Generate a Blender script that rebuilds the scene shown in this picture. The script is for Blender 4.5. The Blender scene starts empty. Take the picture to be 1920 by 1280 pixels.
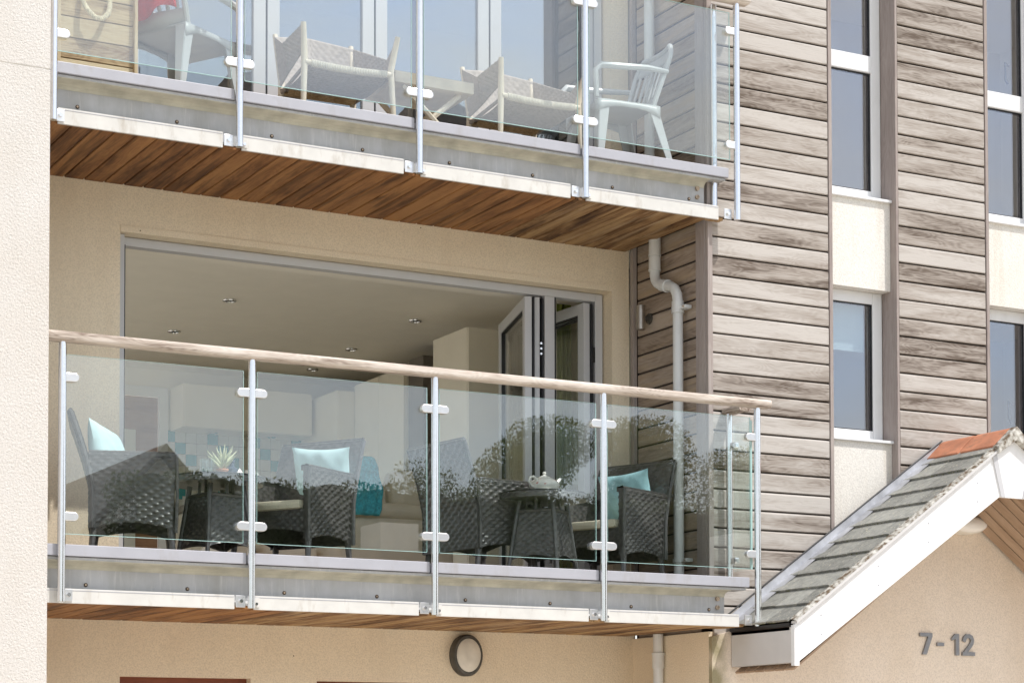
import bpy, bmesh, math, random
from mathutils import Vector, Matrix, Euler
R = random.Random(7)
rad = math.radians
sin, cos, pi = math.sin, math.cos, math.pi
SC = bpy.context.scene
COL = SC.collection

# ------------------------------------------------------------------ camera, sky, sun, exposure
YAW, PITCH, ROLL, FPX = 0.4954, 0.037, 0.0018, 3928.492
fw = Vector((sin(YAW)*cos(PITCH), cos(YAW)*cos(PITCH), sin(PITCH)))
rt = Vector((cos(YAW), -sin(YAW), 0))
up = rt.cross(fw)
r2 = rt*cos(ROLL) - up*sin(ROLL)
u2 = rt*sin(ROLL) + up*cos(ROLL)
cd = bpy.data.cameras.new('camera'); cam = bpy.data.objects.new('camera', cd); COL.objects.link(cam)
cam.matrix_world = Matrix(((r2.x, u2.x, -fw.x, 0), (r2.y, u2.y, -fw.y, 0), (r2.z, u2.z, -fw.z, 0), (0, 0, 0, 1)))
cd.sensor_fit = 'HORIZONTAL'; cd.sensor_width = 36; cd.lens = FPX/1920*36; cd.shift_y = (1283.02-640)/1920
cd.clip_start = 0.1; cd.clip_end = 3000
SC.camera = cam

SUN_EL, SUN_AZ = rad(57), rad(37)           # azimuth to the right of the facade's outward normal
sdir = Vector((sin(SUN_AZ)*cos(SUN_EL), -cos(SUN_AZ)*cos(SUN_EL), sin(SUN_EL)))
W = bpy.data.worlds.new('World'); SC.world = W; W.use_nodes = True
nt = W.node_tree; bg = nt.nodes['Background']
sky = nt.nodes.new('ShaderNodeTexSky'); sky.sky_type = 'NISHITA'; sky.sun_disc = False
sky.sun_elevation = SUN_EL; sky.sun_rotation = math.atan2(sdir.x, sdir.y)
sky.air_density = 1.0; sky.dust_density = 2.0; sky.ozone_density = 1.5
# thin broken cloud over the clear sky
tcw = nt.nodes.new('ShaderNodeTexCoord'); mpw = nt.nodes.new('ShaderNodeMapping'); mpw.inputs['Scale'].default_value = (1.6, 1.6, 4.5)
cn_ = nt.nodes.new('ShaderNodeTexNoise'); cn_.inputs['Scale'].default_value = 1.9; cn_.inputs['Detail'].default_value = 9; cn_.inputs['Roughness'].default_value = 0.55; cn_.inputs['Distortion'].default_value = 0.4
crw = nt.nodes.new('ShaderNodeValToRGB'); crw.color_ramp.elements[0].position = 0.36; crw.color_ramp.elements[0].color = (0.15, 0.15, 0.15, 1); crw.color_ramp.elements[1].position = 0.62; crw.color_ramp.elements[1].color = (0.9, 0.9, 0.9, 1)
mxw = nt.nodes.new('ShaderNodeMix'); mxw.data_type = 'RGBA'; mxw.inputs[7].default_value = (6.2, 6.1, 5.95, 1)
nt.links.new(tcw.outputs['Generated'], mpw.inputs[0]); nt.links.new(mpw.outputs[0], cn_.inputs['Vector']); nt.links.new(cn_.outputs['Fac'], crw.inputs[0]); nt.links.new(crw.outputs[0], mxw.inputs[0])
nt.links.new(sky.outputs[0], mxw.inputs[6]); nt.links.new(mxw.outputs[2], bg.inputs[0]); bg.inputs[1].default_value = 0.15
sl = bpy.data.lights.new('sun', 'SUN'); sl.energy = 2.75; sl.angle = rad(0.53); sl.color = (1, 0.965, 0.92)
so = bpy.data.objects.new('sun', sl); COL.objects.link(so)
so.rotation_euler = sdir.to_track_quat('Z', 'Y').to_euler(); so.location = (8, -8, 25)
SC.view_settings.view_transform = 'Standard'; SC.view_settings.look = 'None'
SC.view_settings.exposure = 0.48; SC.view_settings.gamma = 1; SC.view_settings.use_curve_mapping = False
SC.render.engine = 'CYCLES'
SC.cycles.max_bounces = 14; SC.cycles.diffuse_bounces = 6; SC.cycles.glossy_bounces = 6
SC.cycles.transparent_max_bounces = 24; SC.cycles.transmission_bounces = 8

# ------------------------------------------------------------------ key planes (metres; the camera is the origin)
YU, YL, YW, YC, XS = 11.078, 10.873, 12.106, 11.17, 7.4945
X0 = 3.03                                    # the pier's corner
OX0, OX1 = 3.87, 7.315                       # balcony opening
GROUND = -1.75

# ------------------------------------------------------------------ materials
MATS = {}
def newmat(n):
    m = bpy.data.materials.new(n); m.use_nodes = True; MATS[n] = m
    nt = m.node_tree; b = nt.nodes['Principled BSDF']; return m, nt, b
def N(nt, t, **k):
    n = nt.nodes.new(t)
    for a, v in k.items():
        if a.startswith('i_'): n.inputs[a[2:].replace('_', ' ')].default_value = v
        else: setattr(n, a, v)
    return n
def ramp(nt, stops):
    r = nt.nodes.new('ShaderNodeValToRGB'); e = r.color_ramp.elements
    while len(e) < len(stops): e.new(0.5)
    for i, (p, c) in enumerate(stops):
        e[i].position = p; e[i].color = (c[0], c[1], c[2], 1) if not isinstance(c, (int, float)) else (c, c, c, 1)
    return r
def mixc(nt, f, a, b, mode='MIX'):
    m = nt.nodes.new('ShaderNodeMix'); m.data_type = 'RGBA'; m.blend_type = mode
    L = nt.links.new
    for s, v in ((0, f), (6, a), (7, b)):
        if hasattr(v, 'is_linked') or isinstance(v, bpy.types.NodeSocket): L(v, m.inputs[s])
        else: m.inputs[s].default_value = v if s == 0 else (v[0], v[1], v[2], 1)
    return m.outputs[2]
def simple(n, col, rough=0.5, metal=0.0, noise=0.08, scale=6, bump=0.0, bscale=60, spec=0.5, coat=0):
    m, nt, b = newmat(n); L = nt.links.new
    tc = N(nt, 'ShaderNodeTexCoord'); no = N(nt, 'ShaderNodeTexNoise'); no.inputs['Scale'].default_value = scale; no.inputs['Detail'].default_value = 6
    L(tc.outputs['Object'], no.inputs['Vector'])
    d = [max(0, c*(1-noise)) for c in col]; h = [min(1, c*(1+noise)) for c in col]
    rp = ramp(nt, [(0.3, d), (0.7, h)]); L(no.outputs['Fac'], rp.inputs[0]); L(rp.outputs[0], b.inputs['Base Color'])
    b.inputs['Roughness'].default_value = rough; b.inputs['Metallic'].default_value = metal
    b.inputs['Specular IOR Level'].default_value = spec; b.inputs['Coat Weight'].default_value = coat
    if bump:
        n2 = N(nt, 'ShaderNodeTexNoise'); n2.inputs['Scale'].default_value = bscale; n2.inputs['Detail'].default_value = 4
        L(tc.outputs['Object'], n2.inputs['Vector']); bp = N(nt, 'ShaderNodeBump'); bp.inputs['Strength'].default_value = bump; bp.inputs['Distance'].default_value = 0.01
        L(n2.outputs['Fac'], bp.inputs['Height']); L(bp.outputs[0], b.inputs['Normal'])
    return m
def stucco(n, col, stain=(0.5, 0.42, 0.3), amt=0.25, bump=0.35, green=None):
    m, nt, b = newmat(n); L = nt.links.new
    tc = N(nt, 'ShaderNodeTexCoord')
    big = N(nt, 'ShaderNodeTexNoise'); big.inputs['Scale'].default_value = 1.3; big.inputs['Detail'].default_value = 7; big.inputs['Roughness'].default_value = 0.6
    L(tc.outputs['Object'], big.inputs['Vector'])
    r1 = ramp(nt, [(0.42, 0.0), (0.75, amt)]); L(big.outputs['Fac'], r1.inputs[0])
    c1 = mixc(nt, r1.outputs[0], col, stain)
    gr = N(nt, 'ShaderNodeTexNoise'); gr.inputs['Scale'].default_value = 120; gr.inputs['Detail'].default_value = 3
    L(tc.outputs['Object'], gr.inputs['Vector'])
    r2 = ramp(nt, [(0.3, 0.82), (0.6, 1.0)]); L(gr.outputs['Fac'], r2.inputs[0])
    c2 = mixc(nt, 1.0, c1, r2.outputs[0], 'MULTIPLY')
    # small dark specks and pits
    vo = N(nt, 'ShaderNodeTexVoronoi'); vo.inputs['Scale'].default_value = 9; L(tc.outputs['Object'], vo.inputs['Vector'])
    r3 = ramp(nt, [(0.028, 1.0), (0.05, 0.0)]); L(vo.outputs['Distance'], r3.inputs[0])
    sel = N(nt, 'ShaderNodeSeparateColor'); L(vo.outputs['Color'], sel.inputs[0])
    gt = N(nt, 'ShaderNodeMath', operation='GREATER_THAN'); gt.inputs[1].default_value = 0.86; L(sel.outputs[0], gt.inputs[0])
    mu = N(nt, 'ShaderNodeMath', operation='MULTIPLY'); L(r3.outputs[0], mu.inputs[0]); L(gt.outputs[0], mu.inputs[1])
    c3 = mixc(nt, mu.outputs[0], c2, (0.16, 0.11, 0.06))
    if green:
        g2 = N(nt, 'ShaderNodeTexNoise'); g2.inputs['Scale'].default_value = 5; L(tc.outputs['Object'], g2.inputs['Vector'])
        sx = N(nt, 'ShaderNodeSeparateXYZ'); L(tc.outputs['Object'], sx.inputs[0])
        mr = N(nt, 'ShaderNodeMapRange'); mr.inputs[1].default_value = green[0]; mr.inputs[2].default_value = green[1]; mr.inputs[3].default_value = 1; mr.inputs[4].default_value = 0
        L(sx.outputs[0], mr.inputs[0]); m2 = N(nt, 'ShaderNodeMath', operation='MULTIPLY'); L(mr.outputs[0], m2.inputs[0]); L(g2.outputs['Fac'], m2.inputs[1])
        rg = ramp(nt, [(0.36, 0), (0.62, 0.7)]); L(m2.outputs[0], rg.inputs[0])
        c3 = mixc(nt, rg.outputs[0], c3, (0.16, 0.15, 0.04))
    L(c3, b.inputs['Base Color']); b.inputs['Roughness'].default_value = 0.95; b.inputs['Specular IOR Level'].default_value = 0.2
    mu2 = N(nt, 'ShaderNodeTexNoise'); mu2.inputs['Scale'].default_value = 75; mu2.inputs['Detail'].default_value = 5; mu2.inputs['Roughness'].default_value = 0.65
    L(tc.outputs['Object'], mu2.inputs['Vector'])
    bp = N(nt, 'ShaderNodeBump'); bp.inputs['Strength'].default_value = bump; bp.inputs['Distance'].default_value = 0.012
    L(mu2.outputs['Fac'], bp.inputs['Height']); L(bp.outputs[0], b.inputs['Normal'])
    return m
def wood(n, light, mid, dark, blotch=0.5, rough=0.75, gscale=1.0, vary=0.25, bump=0.25, stain=None):
    """grain runs along the object's local X; each object gets its own slice of the pattern"""
    m, nt, b = newmat(n); L = nt.links.new
    tc = N(nt, 'ShaderNodeTexCoord'); oi = N(nt, 'ShaderNodeObjectInfo')
    ml = N(nt, 'ShaderNodeMath', operation='MULTIPLY'); ml.inputs[1].default_value = 97.0; L(oi.outputs['Random'], ml.inputs[0])
    cb = N(nt, 'ShaderNodeCombineXYZ'); L(ml.outputs[0], cb.inputs[0]); L(ml.outputs[0], cb.inputs[1]); L(ml.outputs[0], cb.inputs[2])
    ad = N(nt, 'ShaderNodeVectorMath', operation='ADD'); L(tc.outputs['Object'], ad.inputs[0]); L(cb.outputs[0], ad.inputs[1])
    def mp(sx, sy, sz):
        q = N(nt, 'ShaderNodeMapping'); q.inputs['Scale'].default_value = (sx, sy, sz); L(ad.outputs[0], q.inputs[0]); return q.outputs[0]
    # broad weathering, stretched along the grain
    n1 = N(nt, 'ShaderNodeTexNoise'); n1.inputs['Scale'].default_value = 1.0; n1.inputs['Detail'].default_value = 5; n1.inputs['Roughness'].default_value = 0.6; n1.inputs['Distortion'].default_value = 0.6
    L(mp(1.15*gscale, 10*gscale, 10*gscale), n1.inputs['Vector'])
    # fine fibres
    n2 = N(nt, 'ShaderNodeTexNoise'); n2.inputs['Scale'].default_value = 1.0; n2.inputs['Detail'].default_value = 4
    L(mp(5*gscale, 190*gscale, 190*gscale), n2.inputs['Vector'])
    # figure: distorted rings
    n3 = N(nt, 'ShaderNodeTexNoise'); n3.inputs['Scale'].default_value = 1.0; n3.inputs['Detail'].default_value = 2
    L(mp(1.6*gscale, 7*gscale, 7*gscale), n3.inputs['Vector'])
    w = N(nt, 'ShaderNodeMath', operation='MULTIPLY'); w.inputs[1].default_value = 95; L(n3.outputs['Fac'], w.inputs[0])
    s = N(nt, 'ShaderNodeMath', operation='SINE'); L(w.outputs[0], s.inputs[0])
    fr = ramp(nt, [(0.26, dark), (0.47, mid), (0.76, light)]); 
    rv = N(nt, 'ShaderNodeMath', operation='MULTIPLY_ADD'); rv.inputs[1].default_value = vary; rv.inputs[2].default_value = -vary/2
    L(oi.outputs['Random'], rv.inputs[0])
    a0 = N(nt, 'ShaderNodeMath', operation='MULTIPLY_ADD'); a0.inputs[1].default_value = blotch*1.6; a0.inputs[2].default_value = 0.56-blotch*0.8
    L(n1.outputs['Fac'], a0.inputs[0])
    a1 = N(nt, 'ShaderNodeMath', operation='ADD'); L(a0.outputs[0], a1.inputs[0]); L(rv.outputs[0], a1.inputs[1])
    f2 = N(nt, 'ShaderNodeMath', operation='MULTIPLY_ADD'); f2.inputs[1].default_value = 0.46; f2.inputs[2].default_value = -0.23; L(n2.outputs['Fac'], f2.inputs[0])
    a2 = N(nt, 'ShaderNodeMath', operation='ADD'); L(a1.outputs[0], a2.inputs[0]); L(f2.outputs[0], a2.inputs[1])
    f3 = N(nt, 'ShaderNodeMath', operation='MULTIPLY_ADD'); f3.inputs[1].default_value = 0.035; f3.inputs[2].default_value = 0; L(s.outputs[0], f3.inputs[0])
    a3 = N(nt, 'ShaderNodeMath', operation='ADD'); L(a2.outputs[0], a3.inputs[0]); L(f3.outputs[0], a3.inputs[1])
    L(a3.outputs[0], fr.inputs[0]); c = fr.outputs[0]
    if stain:
        n4 = N(nt, 'ShaderNodeTexNoise'); n4.inputs['Scale'].default_value = 1; n4.inputs['Detail'].default_value = 6; n4.inputs['Distortion'].default_value = .6
        L(mp(1.3, 17, 17), n4.inputs['Vector'])
        r4 = ramp(nt, [(0.5, 0), (0.68, 0.85)]); L(n4.outputs['Fac'], r4.inputs[0]); c = mixc(nt, r4.outputs[0], c, stain)
    L(c, b.inputs['Base Color']); b.inputs['Roughness'].default_value = rough; b.inputs['Specular IOR Level'].default_value = 0.3
    bp = N(nt, 'ShaderNodeBump'); bp.inputs['Strength'].default_value = bump; bp.inputs['Distance'].default_value = 0.004
    L(a3.outputs[0], bp.inputs['Height']); L(bp.outputs[0], b.inputs['Normal'])
    return m
def glassmat(n, ior, tint=(0.93, 0.97, 0.95), gcol=(1, 1, 1)):
    m = bpy.data.materials.new(n); m.use_nodes = True; MATS[n] = m
    nt = m.node_tree; nt.nodes.remove(nt.nodes['Principled BSDF']); L = nt.links.new
    out = nt.nodes['Material Output']
    t = N(nt, 'ShaderNodeBsdfTransparent'); t.inputs[0].default_value = (*tint, 1)
    g = N(nt, 'ShaderNodeBsdfGlossy'); g.inputs['Roughness'].default_value = 0.0; g.inputs[0].default_value = (*gcol, 1)
    geo = N(nt, 'ShaderNodeNewGeometry')
    # the same Fresnel share on the way in and on the way out of the sheet
    lw = N(nt, 'ShaderNodeVectorMath', operation='DOT_PRODUCT'); L(geo.outputs['Incoming'], lw.inputs[0]); L(geo.outputs['Normal'], lw.inputs[1])
    ab = N(nt, 'ShaderNodeMath', operation='ABSOLUTE'); L(lw.outputs['Value'], ab.inputs[0])
    f0 = ((ior-1)/(ior+1))**2
    om = N(nt, 'ShaderNodeMath', operation='SUBTRACT'); om.inputs[0].default_value = 1; L(ab.outputs[0], om.inputs[1])
    pw = N(nt, 'ShaderNodeMath', operation='POWER'); pw.inputs[1].default_value = 5; L(om.outputs[0], pw.inputs[0])
    fr = N(nt, 'ShaderNodeMath', operation='MULTIPLY_ADD'); fr.inputs[1].default_value = 1-f0; fr.inputs[2].default_value = f0; L(pw.outputs[0], fr.inputs[0])
    mx = N(nt, 'ShaderNodeMixShader'); L(fr.outputs[0], mx.inputs[0]); L(t.outputs[0], mx.inputs[1]); L(g.outputs[0], mx.inputs[2]); L(mx.outputs[0], out.inputs[0])
    return m
M = {}
M['cream'] = stucco('render_cream', (0.86, 0.745, 0.575), (0.74, 0.60, 0.43), 0.4)
M['cream_low'] = stucco('render_cream_low', (0.84, 0.73, 0.61), (0.62, 0.49, 0.34), 0.35, green=(7.5, 7.8))
M['pier'] = stucco('render_white', (0.72, 0.69, 0.655), (0.64, 0.585, 0.52), 0.6, 0.8)
M['infill'] = stucco('render_infill', (0.79, 0.765, 0.715), (0.72, 0.63, 0.52), 0.3, 0.3)
M['clad'] = wood('weathered_cedar', (0.51, 0.475, 0.44), (0.345, 0.302, 0.265), (0.125, 0.095, 0.075), 0.60, 0.85, gscale=1.35, vary=0.42, bump=0.45)
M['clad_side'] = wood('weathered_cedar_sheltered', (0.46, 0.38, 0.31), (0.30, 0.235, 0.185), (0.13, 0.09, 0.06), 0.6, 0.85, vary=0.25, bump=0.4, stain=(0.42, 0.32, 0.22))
M['trim'] = wood('weathered_trim', (0.42, 0.37, 0.34), (0.32, 0.27, 0.25), (0.20, 0.17, 0.16), 0.4, 0.85, vary=0.1)
M['soffit'] = wood('cedar_soffit', (0.36, 0.175, 0.065), (0.21, 0.09, 0.032), (0.07, 0.027, 0.010), 0.75, 0.6, vary=0.25, stain=(0.06, 0.022, 0.008))
M['soffit_wet'] = wood('cedar_soffit_stained', (0.42, 0.27, 0.13), (0.20, 0.105, 0.045), (0.06, 0.028, 0.013), 0.9, 0.7, vary=0.25, stain=(0.46, 0.33, 0.20))
M['porch_soffit'] = wood('porch_boards', (0.42, 0.30, 0.21), (0.30, 0.20, 0.13), (0.15, 0.09, 0.05), 0.5, 0.7)
M['rail'] = wood('handrail_wood', (0.70, 0.64, 0.58), (0.50, 0.43, 0.37), (0.18, 0.13, 0.10), 0.75, 0.8, gscale=1.6, bump=0.4)
M['deck'] = wood('deck_boards', (0.30, 0.25, 0.2), (0.22, 0.18, 0.14), (0.1, 0.08, 0.06), 0.5, 0.85)
M['pine'] = wood('planter_pine', (0.66, 0.54, 0.37), (0.52, 0.39, 0.24), (0.26, 0.16, 0.09), 0.55, 0.7, gscale=1.3)
M['teak'] = wood('pale_teak', (0.62, 0.47, 0.30), (0.5, 0.36, 0.21), (0.3, 0.19, 0.1), 0.4, 0.6)
M['washed'] = simple('limed_wood', (0.72, 0.63, 0.52), 0.6, noise=0.1, scale=12)
M['brown_door'] = wood('oak_veneer', (0.42, 0.25, 0.16), (0.32, 0.18, 0.11), (0.18, 0.10, 0.06), 0.4, 0.5)
M['red_wood'] = wood('stained_frame', (0.20, 0.06, 0.03), (0.14, 0.035, 0.018), (0.07, 0.02, 0.01), 0.4, 0.4)
M['membrane'] = simple('dark_membrane', (0.035, 0.025, 0.02), 0.9)
M['steel'] = simple('stainless_steel', (0.80, 0.80, 0.81), 0.16, 1.0, noise=0.03, scale=40)
M['satin'] = simple('satin_steel', (0.82, 0.81, 0.80), 0.32, 1.0, noise=0.03, scale=40)
M['galv'] = simple('galvanised_steel', (0.45, 0.455, 0.46), 0.6, 0.2, noise=0.10, scale=7, bump=0.08, bscale=40)
M['pfc_top'] = simple('weathered_flange', (0.46, 0.44, 0.36), 0.7, 0.1, noise=0.2, scale=9)
M['capping'] = simple('grey_capping', (0.40, 0.405, 0.445), 0.5, 0.1, noise=0.05, scale=5)
M['trimwhite'] = simple('white_trim', (0.62, 0.61, 0.58), 0.55, noise=0.06, scale=9)
M['upvc'] = simple('white_upvc', (0.80, 0.81, 0.82), 0.35, noise=0.02)
M['barge'] = simple('white_bargeboard', (0.82, 0.82, 0.82), 0.45, noise=0.03, scale=4)
M['boxgrey'] = simple('eaves_fascia_paint', (0.60, 0.59, 0.58), 0.4, noise=0.05)
M['alu'] = simple('grey_white_aluminium', (0.54, 0.54, 0.555), 0.4, noise=0.02)
M['gasket'] = simple('black_gasket', (0.01, 0.011, 0.014), 0.5)
M['pipe'] = simple('downpipe_plastic', (0.68, 0.69, 0.68), 0.35, noise=0.06, scale=4)
M['bronze'] = simple('brushed_lamp_metal', (0.42, 0.38, 0.33), 0.35, 0.9, noise=0.12, scale=30)
M['darkgrey'] = simple('dark_grey_rim', (0.08, 0.075, 0.065), 0.55, noise=0.3, scale=20)
M['opal'] = simple('opal_lens', (0.68, 0.64, 0.56), 0.35, noise=0.12, scale=12)
M['rust'] = simple('bolt_metal', (0.42, 0.33, 0.24), 0.6, 0.5, noise=0.4, scale=60)
M['hole'] = simple('rusty_hole', (0.07, 0.045, 0.03), 0.9, noise=0.3, scale=80)
M['lead'] = simple('lead_flashing', (0.46, 0.47, 0.50), 0.5, 0.3, noise=0.25, scale=8, bump=0.2, bscale=25)
M['mortar'] = simple('lichen_mortar', (0.50, 0.46, 0.38), 0.95, noise=0.45, scale=26, bump=0.8, bscale=45)
_r = [n for n in M['mortar'].node_tree.nodes if n.type == 'VALTORGB'][0].color_ramp
_r.elements[0].position = .38; _r.elements[0].color = (.13, .09, .055, 1); _r.elements[1].position = .66; _r.elements[1].color = (.62, .60, .55, 1)
_e = _r.elements.new(.50); _e.color = (.36, .34, .30, 1)
M['moss'] = simple('moss', (0.12, 0.12, 0.035), 0.95, noise=0.5, scale=40)
M['terracotta'] = simple('orange_ridge_tile', (0.50, 0.205, 0.115), 0.8, noise=0.2, scale=8, bump=0.1)
M['number'] = simple('number_metal', (0.30, 0.30, 0.31), 0.35, 0.8, noise=0.1, scale=30)
M['rattan'] = simple('charcoal_rattan', (0.078, 0.073, 0.072), 0.33, noise=0.45, scale=34, spec=0.8)
M['table_glass'] = simple('dark_table_glass', (0.03, 0.03, 0.032), 0.08, noise=0.05, spec=0.8)
M['cushion'] = simple('pale_blue_fabric', (0.50, 0.70, 0.74), 0.9, noise=0.14, scale=7, bump=0.5, bscale=9)
M['cushion2'] = simple('turquoise_fabric', (0.31, 0.53, 0.58), 0.9, noise=0.22, scale=9, bump=0.6, bscale=10)
M['seatpad'] = simple('cream_pad', (0.74, 0.68, 0.54), 0.9, noise=0.06, bump=0.2)
M['ceramic'] = simple('white_ceramic', (0.82, 0.80, 0.76), 0.12, noise=0.02)
M['plastic'] = simple('white_plastic', (0.50, 0.51, 0.52), 0.35, noise=0.04)
M['redcloth'] = simple('red_fabric', (0.66, 0.05, 0.06), 0.85, noise=0.2, scale=10, bump=0.6, bscale=12)
M['darkcloth'] = simple('dark_grey_fabric', (0.10, 0.12, 0.15), 0.85)
M['rope'] = simple('cotton_rope', (0.66, 0.57, 0.42), 0.9, noise=0.2, scale=40)
M['ropeweave'] = simple('taupe_cord', (0.40, 0.35, 0.32), 0.9, noise=0.15, scale=40)
M['ropewhite'] = simple('white_cord', (0.74, 0.68, 0.60), 0.85, noise=0.08, scale=40)
M['ceil'] = simple('ceiling_paint', (0.90, 0.86, 0.77), 0.95, noise=0.02)
M['wallin'] = simple('inner_wall_paint', (0.90, 0.87, 0.80), 0.9, noise=0.02)
M['cab'] = simple('cream_gloss_cabinet', (0.86, 0.81, 0.70), 0.25, noise=0.02)
M['cab_dark'] = simple('oven_housing', (0.16, 0.14, 0.12), 0.4)
M['tile_w'] = simple('off_white_tile', (0.70, 0.70, 0.64), 0.2, noise=0.03)
M['tile_t'] = simple('teal_tile', (0.05, 0.36, 0.40), 0.2, noise=0.12, scale=4)
M['granite'] = simple('speckled_worktop', (0.30, 0.28, 0.25), 0.3, noise=0.8, scale=160)
M['chrome'] = simple('chrome_ring', (0.75, 0.75, 0.76), 0.15, 1.0, noise=0.02)
M['leather'] = simple('beige_leather', (0.62, 0.53, 0.40), 0.45, noise=0.1, scale=5, bump=0.6, bscale=7)
M['throw'] = simple('turquoise_throw', (0.06, 0.40, 0.48), 0.95, noise=0.3, scale=60, bump=1.0, bscale=90)
M['curtain'] = simple('cream_curtain', (0.66, 0.60, 0.46), 0.9, noise=0.05)
M['curtain_g'] = simple('olive_curtain', (0.20, 0.24, 0.05), 0.9, noise=0.1)
M['carpet'] = simple('beige_carpet', (0.74, 0.68, 0.58), 0.95, noise=0.05)
M['plantleaf'] = simple('succulent_leaf', (0.52, 0.55, 0.36), 0.5, noise=0.2, scale=30)
M['pot'] = simple('terracotta_pot', (0.66, 0.33, 0.21), 0.8, noise=0.1)
M['bottle'] = simple('blue_bottle', (0.05, 0.08, 0.13), 0.08, noise=0.05)
M['socket'] = simple('white_socket', (0.8, 0.8, 0.8), 0.4)
M['black'] = simple('black_plastic', (0.012, 0.012, 0.013), 0.4)
def leafmat(n, col, tr):
    m = simple(n, col, 0.7, noise=0.5, scale=0.8); nt = m.node_tree; b = nt.nodes['Principled BSDF']; L = nt.links.new
    t = N(nt, 'ShaderNodeBsdfTranslucent'); t.inputs[0].default_value = (*tr, 1); mx = N(nt, 'ShaderNodeMixShader'); mx.inputs[0].default_value = .45
    L(b.outputs[0], mx.inputs[1]); L(t.outputs[0], mx.inputs[2]); L(mx.outputs[0], nt.nodes['Material Output'].inputs[0]); return m
M['leaf'] = leafmat('tree_foliage', (0.075, 0.10, 0.03), (0.16, 0.20, 0.05))
M['hedge'] = leafmat('hedge_foliage', (0.05, 0.07, 0.02), (0.09, 0.12, 0.03))
M['bark'] = simple('bark', (0.12, 0.09, 0.06), 0.9, noise=0.3)
M['ground'] = simple('pale_gravel', (0.58, 0.53, 0.45), 0.95, noise=0.12, scale=0.6)
M['slate_far'] = simple('far_slate_roof', (0.2, 0.19, 0.18), 0.7, noise=0.2, scale=2)
M['blind'] = simple('roller_blind', (0.62, 0.76, 0.72), 0.9, noise=0.02)
M['hill'] = simple('hill_grass', (0.07, 0.10, 0.04), 0.95, noise=0.4, scale=0.03)
M['glass'] = glassmat('balustrade_glass', 1.98, (0.955, 0.985, 0.975))
M['edge'] = simple('green_glass_edge', (0.45, 0.68, 0.66), 0.15, noise=0.05, spec=0.8)
M['winglass'] = glassmat('window_glass', 2.5, (0.85, 0.87, 0.89), (0.92, 0.94, 1.0))
M['biglass'] = glassmat('coated_window_glass', 3.4, (0.5, 0.55, 0.6), (0.96, 0.98, 1.0))
M['doorglass'] = glassmat('door_glass', 1.5, (0.95, 0.96, 0.95))
M['tumbler'] = glassmat('tumbler_glass', 1.6, (0.93, 0.96, 0.96))

def streak(m, col, amt=.5, sc=(7, 7, .7), lo=.5, hi=.75):
    nt = m.node_tree; L = nt.links.new; b = nt.nodes['Principled BSDF']; ge = N(nt, 'ShaderNodeNewGeometry'); q = N(nt, 'ShaderNodeMapping'); q.inputs['Scale'].default_value = sc
    L(ge.outputs['Position'], q.inputs[0]); no = N(nt, 'ShaderNodeTexNoise'); no.inputs['Scale'].default_value = 1; no.inputs['Detail'].default_value = 7; no.inputs['Roughness'].default_value = .62; L(q.outputs[0], no.inputs['Vector'])
    r = ramp(nt, [(lo, 0), (hi, amt)]); L(no.outputs['Fac'], r.inputs[0]); src = b.inputs['Base Color'].links[0].from_socket
    L(mixc(nt, r.outputs[0], src, col), b.inputs['Base Color'])
streak(M['galv'], (.30, .29, .26), .55, (6, 6, 1.2), .42, .72)
streak(M['galv'], (.60, .60, .58), .5, (40, 40, 4), .55, .7)
streak(M['trimwhite'], (.36, .31, .24), .6, (14, 14, 5), .55, .75)
streak(M['capping'], (.30, .28, .26), .5, (9, 9, 3), .55, .75)
streak(M['pier'], (.50, .46, .40), .30, (2.2, 2.2, .35), .50, .75)
streak(M['cream'], (.68, .56, .41), .45, (3.2, 3.2, .5), .50, .72)
streak(M['cream_low'], (.68, .57, .45), .45, (3.2, 3.2, .5), .50, .72)
streak(M['infill'], (.55, .48, .38), .45, (9, 9, .8), .52, .75)
streak(M['barge'], (.55, .53, .50), .4, (8, 8, 3), .56, .75)
streak(M['pipe'], (.42, .40, .36), .5, (14, 14, 1.5), .52, .75)
streak(M['terracotta'], (.25, .14, .09), .7, (16, 10, 16), .50, .68)
streak(M['upvc'], (.62, .62, .60), .4, (8, 8, 3), .55, .75)
# slate: one tone per slate, lichen spots, mossy lower edge
def slatemat():
    m, nt, b = newmat('green_grey_slate'); L = nt.links.new
    tc = N(nt, 'ShaderNodeTexCoord'); oi = N(nt, 'ShaderNodeObjectInfo'); ge = N(nt, 'ShaderNodeNewGeometry')
    no = N(nt, 'ShaderNodeTexNoise'); no.inputs['Scale'].default_value = 22; no.inputs['Detail'].default_value = 8; no.inputs['Roughness'].default_value = .7; L(ge.outputs['Position'], no.inputs['Vector'])
    rp = ramp(nt, [(0.3, (0.19, 0.195, 0.18)), (0.6, (0.33, 0.33, 0.30))]); L(no.outputs['Fac'], rp.inputs[0])
    rr = ramp(nt, [(0, 0.72), (1, 1.15)]); L(oi.outputs['Random'], rr.inputs[0])
    c = mixc(nt, 1.0, rp.outputs[0], rr.outputs[0], 'MULTIPLY')
    n2 = N(nt, 'ShaderNodeTexNoise'); n2.inputs['Scale'].default_value = 60; n2.inputs['Detail'].default_value = 4; L(ge.outputs['Position'], n2.inputs['Vector'])
    r2 = ramp(nt, [(0.62, 0), (0.68, 0.8)]); L(n2.outputs['Fac'], r2.inputs[0]); c = mixc(nt, r2.outputs[0], c, (0.56, 0.52, 0.40))
    L(c, b.inputs['Base Color']); b.inputs['Roughness'].default_value = 0.55
    bp = N(nt, 'ShaderNodeBump'); bp.inputs['Strength'].default_value = 0.4; bp.inputs['Distance'].default_value = 0.01; L(no.outputs['Fac'], bp.inputs['Height']); L(bp.outputs[0], b.inputs['Normal'])
    return m
M['slate'] = slatemat()
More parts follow.
